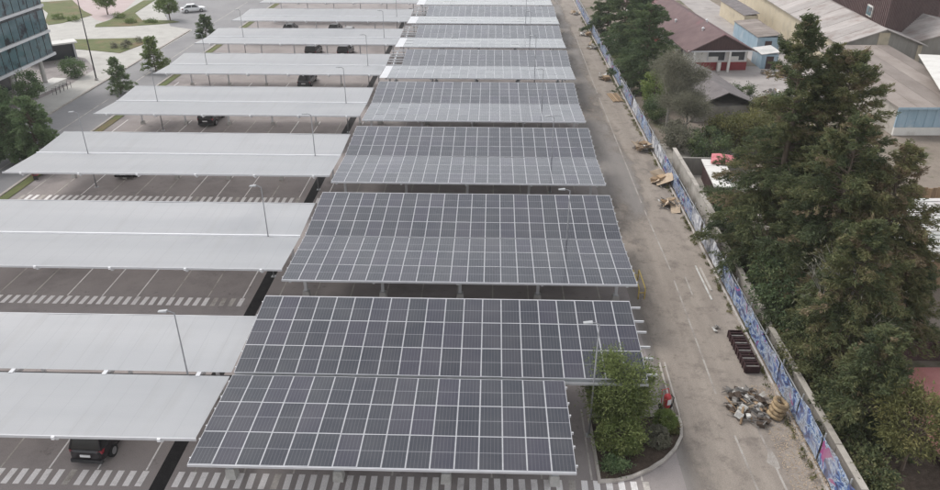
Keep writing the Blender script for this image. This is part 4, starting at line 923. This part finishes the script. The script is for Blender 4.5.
MB().box(-.1, .35, -.5, -.04, 0, 1.25).build('planter', 'plaster', t); MB().box(1.05, 1.35, -1.05, -.75, 0, 2.8).build('post', 'plaster', t); MB().box(-3.9, -3.6, -1.05, -.75, 0, 2.8).build('post', 'plaster', t)
for i in range(5): 
    f = MB().box(-w - .03, -w + .02, 3 + 6.5 * i, 5 + 6.5 * i, 1.3, 2.6).build('window', 'white_metal', t); MB().box(-w - .06, -w - .034, 3.1 + 6.5 * i, 4.9 + 6.5 * i, 1.4, 2.5).build('pane', 'glass_dark', f)
for x, y, in ((-1.2, 4.2), (-2.4, 13), (1.1, 9.5)):
    z = 5.05 - abs(x) * 2.0 / 4.1
    MB().tube([(x, y, z), (x, y, z + .45), (x, y, z + .46), (x, y, z + .62)], [.13, .13, .24, .05], 10).build('vent', 'white_metal', t)
# warehouse
t = thing('warehouse', 'long pale roofed warehouse with grey gable and cream door strip', 'warehouse', (63.7, 71.3, 0), R(-2))
gable_wall(t, -5.2, 5.2, 0, 4.3, 6.2, 'grey_cladding'); gable_roof(t, -5.2, 5.2, -.6, 60, 4.3, 6.2, .12, 'pale_roof', 'roof_sheet', 20, .5)
MB().box(-5.15, -4.95, .2, 60, 0, 4.3).build('side_wall', 'beige_wall', t); MB().box(4.95, 5.15, .2, 60, 0, 4.3).build('side_wall', 'beige_wall', t)
MB().box(-.65, .75, -.08, -.004, 0, 5.75).build('door_strip', 'beige_wall', t); MB().box(-5.25, -4.6, -.09, -.005, 0, 4.2).build('corner_post', 'beige_wall', t); MB().box(4.7, 5.25, -.09, -.005, 0, 4.2).build('corner_post', 'beige_wall', t)
# second warehouse, farther right
t = thing('rear_warehouse', 'pale roofed warehouse adjoining the grey gabled one', 'warehouse', (75.0, 74, 0), R(-2))
gable_wall(t, -5.4, 5.4, 0, 4.0, 5.6, 'grey_cladding'); gable_roof(t, -5.4, 5.4, -.5, 48, 4.0, 5.6, .12, 'pale_roof', 'roof_sheet', 16, .4)
MB().box(-5.3, -5.1, .2, 48, 0, 4).build('side_wall', 'beige_wall', t)
t = thing('brown_hall', 'tall hall clad in dark brown ribbed sheets rising behind the pale warehouse ridges', 'hall', (64.6, 73.6, 0))
foot = [(0, 0), (13.4, 14.4), (30, 30), (30, 60), (6.5, 60)]
MB().prism(foot, 0, 10.5).build('wall', 'dark_roof', t); MB().prism([(x * 1.005 - .1, y * 1.003 - .1) for x, y in foot], 10.5, 10.8).build('roof', 'grey_roof', t)
for a, c in (((0, 0), (30, 31.6)), ((0, 0), (4.9, 45))):
    A, B_ = Vector((*a, 0)), Vector((*c, 0)); d = (B_ - A).normalized(); nrm = Vector((d.y, -d.x, 0)) * (1 if c[0] > 20 else -1); q = .35
    while q < min(24, (B_ - A).length):
        p = A + d * q; MB().obox((p.x + nrm.x * .05, p.y + nrm.y * .05, 5.2), .14, .16, 10.4, Matrix.Rotation(math.atan2(d.y, d.x), 3, 'Z')).build('wall_rib', 'dark_roof', t); q += .62
f = MB().obox((.55, 6.2, 7.0), .14, 2.2, 1.5, Matrix.Rotation(-.108, 3, 'Z')).build('window', 'junk_white', t); MB().obox((.46, 6.2, 7.0), .12, 1.8, 1.1, Matrix.Rotation(-.108, 3, 'Z')).build('pane', 'facade_glass', f)
# blue workshop with brown roof
t = thing('blue_workshop', 'workshop with pale blue front wall and sagging brown roof', 'workshop', (55, 47.2, 0), R(2))
MB().box(0, 9.8, 0, .2, .9, 3.1).build('front_wall', 'blue_wall', t); MB().box(0, 9.8, -.04, .24, 0, .88).build('plinth', 'plaster', t)
MB().box(0, .2, .22, 21, 0, 3.2).build('side_wall', 'wall_concrete', t)
f = MB().box(5.3, 7.0, -.05, -.004, 1.3, 2.5).build('window', 'dark_metal', t); MB().box(5.4, 6.9, -.08, -.055, 1.4, 2.4).build('pane', 'glass_dark', f)
for i in range(10): MB().box(.1 + i * .98, .16 + i * .98, -.05, -.003, .9, 3.05).build('wall_batten', 'blue_wall', t)
for i in range(5):
    x0, x1 = -.4 + 2.08 * i, -.4 + 2.08 * (i + 1) - .04
    MB().hexa([(x0, -.5, 3.15), (x1, -.5, 3.15), (x1 - .3 * (i == 4), 22.5, 4.35), (x0, 22.5, 4.35), (x0, -.5, 3.25), (x1, -.5, 3.25), (x1 - .3 * (i == 4), 22.5, 4.45), (x0, 22.5, 4.45)]).build('roof_sheet', 'brown_roof', t)
MB().box(-.4, 10, -.56, -.51, 3.02, 3.24).build('fascia', 'blue_wall', t)
t = thing('white_shed', 'shed with bright white sloping roof against the brown workshop roof', 'shed', (59.2, 47.4, 0), R(-18.8))
MB().box(.9, 13, .6, 17.5, 0, 4.35).build('wall', 'dark_boards', t)  # solid dark wall colour stands in for the shaded interior below the roof edge
for i in range(5): MB().hexa([(2.9 * i, -.8, 4.4 + .1 * i), (2.86 + 2.9 * i, -.8, 4.5 + .1 * i), (2.86 + 2.9 * i, 18, 4.6 + .1 * i), (2.9 * i, 18, 4.5 + .1 * i), (2.9 * i, -.8, 4.5 + .1 * i), (2.86 + 2.9 * i, -.8, 4.6 + .1 * i), (2.86 + 2.9 * i, 18, 4.7 + .1 * i), (2.9 * i, 18, 4.6 + .1 * i)]).build('roof_sheet', 'plaster', t)
# corrugated shed
t = thing('corrugated_shed', 'low shed roofed with pale overlapping corrugated strips', 'shed', (40.5, 15.0, 0), R(3))
MB().box(.3, 9.7, .3, 9.6, 0, 2.1).build('wall', 'wood', t)
for i in range(16): MB().hexa([(0, i * .62, 2.22 + i * .012), (10, i * .62, 2.22 + i * .012), (10, i * .62 + .66, 2.16 + i * .012), (0, i * .62 + .66, 2.16 + i * .012), (0, i * .62, 2.27 + i * .012), (10, i * .62, 2.27 + i * .012), (10, i * .62 + .66, 2.21 + i * .012), (0, i * .62 + .66, 2.21 + i * .012)]).build('roof_strip', 'corrugated', t)
t = thing('timber_fence', 'brown timber fence behind the corrugated shed', 'fence', (46.5, 28.5, 0), R(4))
for i in range(24): MB().box(i * .42, i * .42 + .38, 0, .05, 0, 1.8 + .05 * (i % 3)).build('board', 'wood', t)
# pink court
t = thing('pink_court', 'pink paved court with low dark edging beyond the tall conifers', 'court')
MB().prism([(35.3, 4.3), (34.8, 1.0), (34.9, -8), (60, -8), (60, 6.6), (36.6, 5.9)], -.02, .06).build('floor', 'pink_floor', t)
MB().box(36.4, 60, 6.7, 6.85, 0, 1.3).build('back_wall', 'dark_boards', t); MB().box(34.55, 34.7, -8, 1.2, 0, .3).build('edging', 'dark_boards', t)
# grey shed roof
t = thing('grey_shed', 'low shed with mottled mauve grey pitched roof beside the pale yard', 'shed', (38.2, 51.5, 0), R(7))
MB().box(-3.9, 3.9, 0, 15.6, 0, 1.7).build('wall', 'wall_concrete', t); gable_roof(t, -3.9, 3.9, -.3, 16, 1.7, 3.3, .1, 'grey_roof', over=.3)
# lean-to sheds in the yard
for lb, x, y, w, l, h, rm, wm in (('narrow lean-to with rusty brown roof sheets between the maroon house and the warehouse', 53.4, 84, 3.6, 12, 2.5, 'brown_roof', 'blue_wall'), ('grey lean-to against the beige warehouse wall', 55.2, 99, 2.6, 14, 2.8, 'grey_roof', 'beige_wall'),
        ('small tin roofed store beside the maroon house front', 50.6, 74.5, 2.6, 4.2, 2.2, 'corrugated', 'blue_wall')):
    t = thing('lean_to', lb, 'shed', (x, y, 0), R(1))
    MB().box(-w / 2 + .15, w / 2 - .15, .15, l - .15, 0, h - .25).build('wall', wm, t)
    nn = int(l / 1.4)
    for q in range(nn):
        a, c = l * q / nn, l * (q + 1) / nn - .03; dz = .01 * (q % 2)
        MB().hexa([(-w / 2, a, h - .24 + dz), (w / 2, a, h + .1 + dz), (w / 2, c, h + .1 + dz), (-w / 2, c, h - .24 + dz), (-w / 2, a, h - .18 + dz), (w / 2, a, h + .16 + dz), (w / 2, c, h + .16 + dz), (-w / 2, c, h - .18 + dz)]).build('roof_sheet', rm, t)
    f = MB().box(-.5, .5, .09, .146, 0, 1.7).build('door', 'dark_boards', t)
for i, (x, y) in enumerate(((49.6, 71.2), (51.5, 70.2), (47.2, 62.5))):
    pile('yard_clutter', ('clutter of boards and boxes beside the tin roofed store', 'low clutter pile in front of the tin roofed store', 'scattered boards on the open pale yard')[i], 'clutter', (x, y, 0), [('board', 'wood', 5, (1.4, .2, .05)), ('box', 'junk_grey', 4, (.6, .5, .5)), ('sheet', 'junk_white', 3, (1.0, .7, .05))], 200 + i, 1.3, .5)
# hut and parasol
t = thing('white_roofed_hut', 'narrow hut with flat white roof and dark brick side behind the concrete wall', 'hut', (32.2, 31.6, 0), R(-4))
MB().box(-.8, .8, -3, 3, 0, 1.75).build('wall', 'dark_boards', t)
for i in range(4): MB().box(-1.0, 1.0, -3.2 + 1.6 * i, -1.64 + 1.6 * i, 1.76, 1.86 + .015 * (i % 2)).build('roof_sheet', 'plaster', t)
t = thing('parasol', 'faded red square parasol beside the white roofed hut', 'parasol', (33.4, 34.3, 0))
MB().tube([(0, 0, 0), (0, 0, 2.35)], .03, 8).build('pole', 'steel', t); MB().tube([(0, 0, 0), (0, 0, .1)], .3, 12).build('base', 'concrete', t)
b = MB(); n = 4; b.v = [(0, 0, 2.5)]
for rr, z in ((.8, 2.32), (1.7, 2.0)):
    for i in range(n): b.v.append((rr * math.cos(i * 6.2832 / n + .5), rr * math.sin(i * 6.2832 / n + .5), z + .06 * (i % 2)))
for i in range(n): j = (i + 1) % n; b.f += [[0, 1 + i, 1 + j], [1 + i, 5 + i, 5 + j, 1 + j]]; b.m += [0, 0]
o = b.build('canopy', 'red_fabric', t); sm = o.modifiers.new('thickness', 'SOLIDIFY'); sm.thickness = .01
for i in range(n): MB().tube([(0, 0, 2.42), (1.66 * math.cos(i * 6.2832 / n + .5), 1.66 * math.sin(i * 6.2832 / n + .5), 1.98 + .06 * (i % 2))], .012, 4).build('rib', 'steel', t)

# ------------------------------------------------------------------ thin daylight haze
hm = bpy.data.materials.new('haze_air'); hm.use_nodes = True; t_ = hm.node_tree; t_.nodes.remove(t_.nodes['Principled BSDF'])
pv = t_.nodes.new('ShaderNodeVolumePrincipled'); pv.inputs['Color'].default_value = (.95, .94, .93, 1); pv.inputs['Density'].default_value = .0003; pv.inputs['Anisotropy'].default_value = .2
t_.links.new(pv.outputs[0], t_.nodes['Material Output'].inputs['Volume']); MATS['haze_air'] = hm
MB().box(-750, 750, -350, 1550, -1.2, 29).build('haze', 'haze_air', kind='stuff')
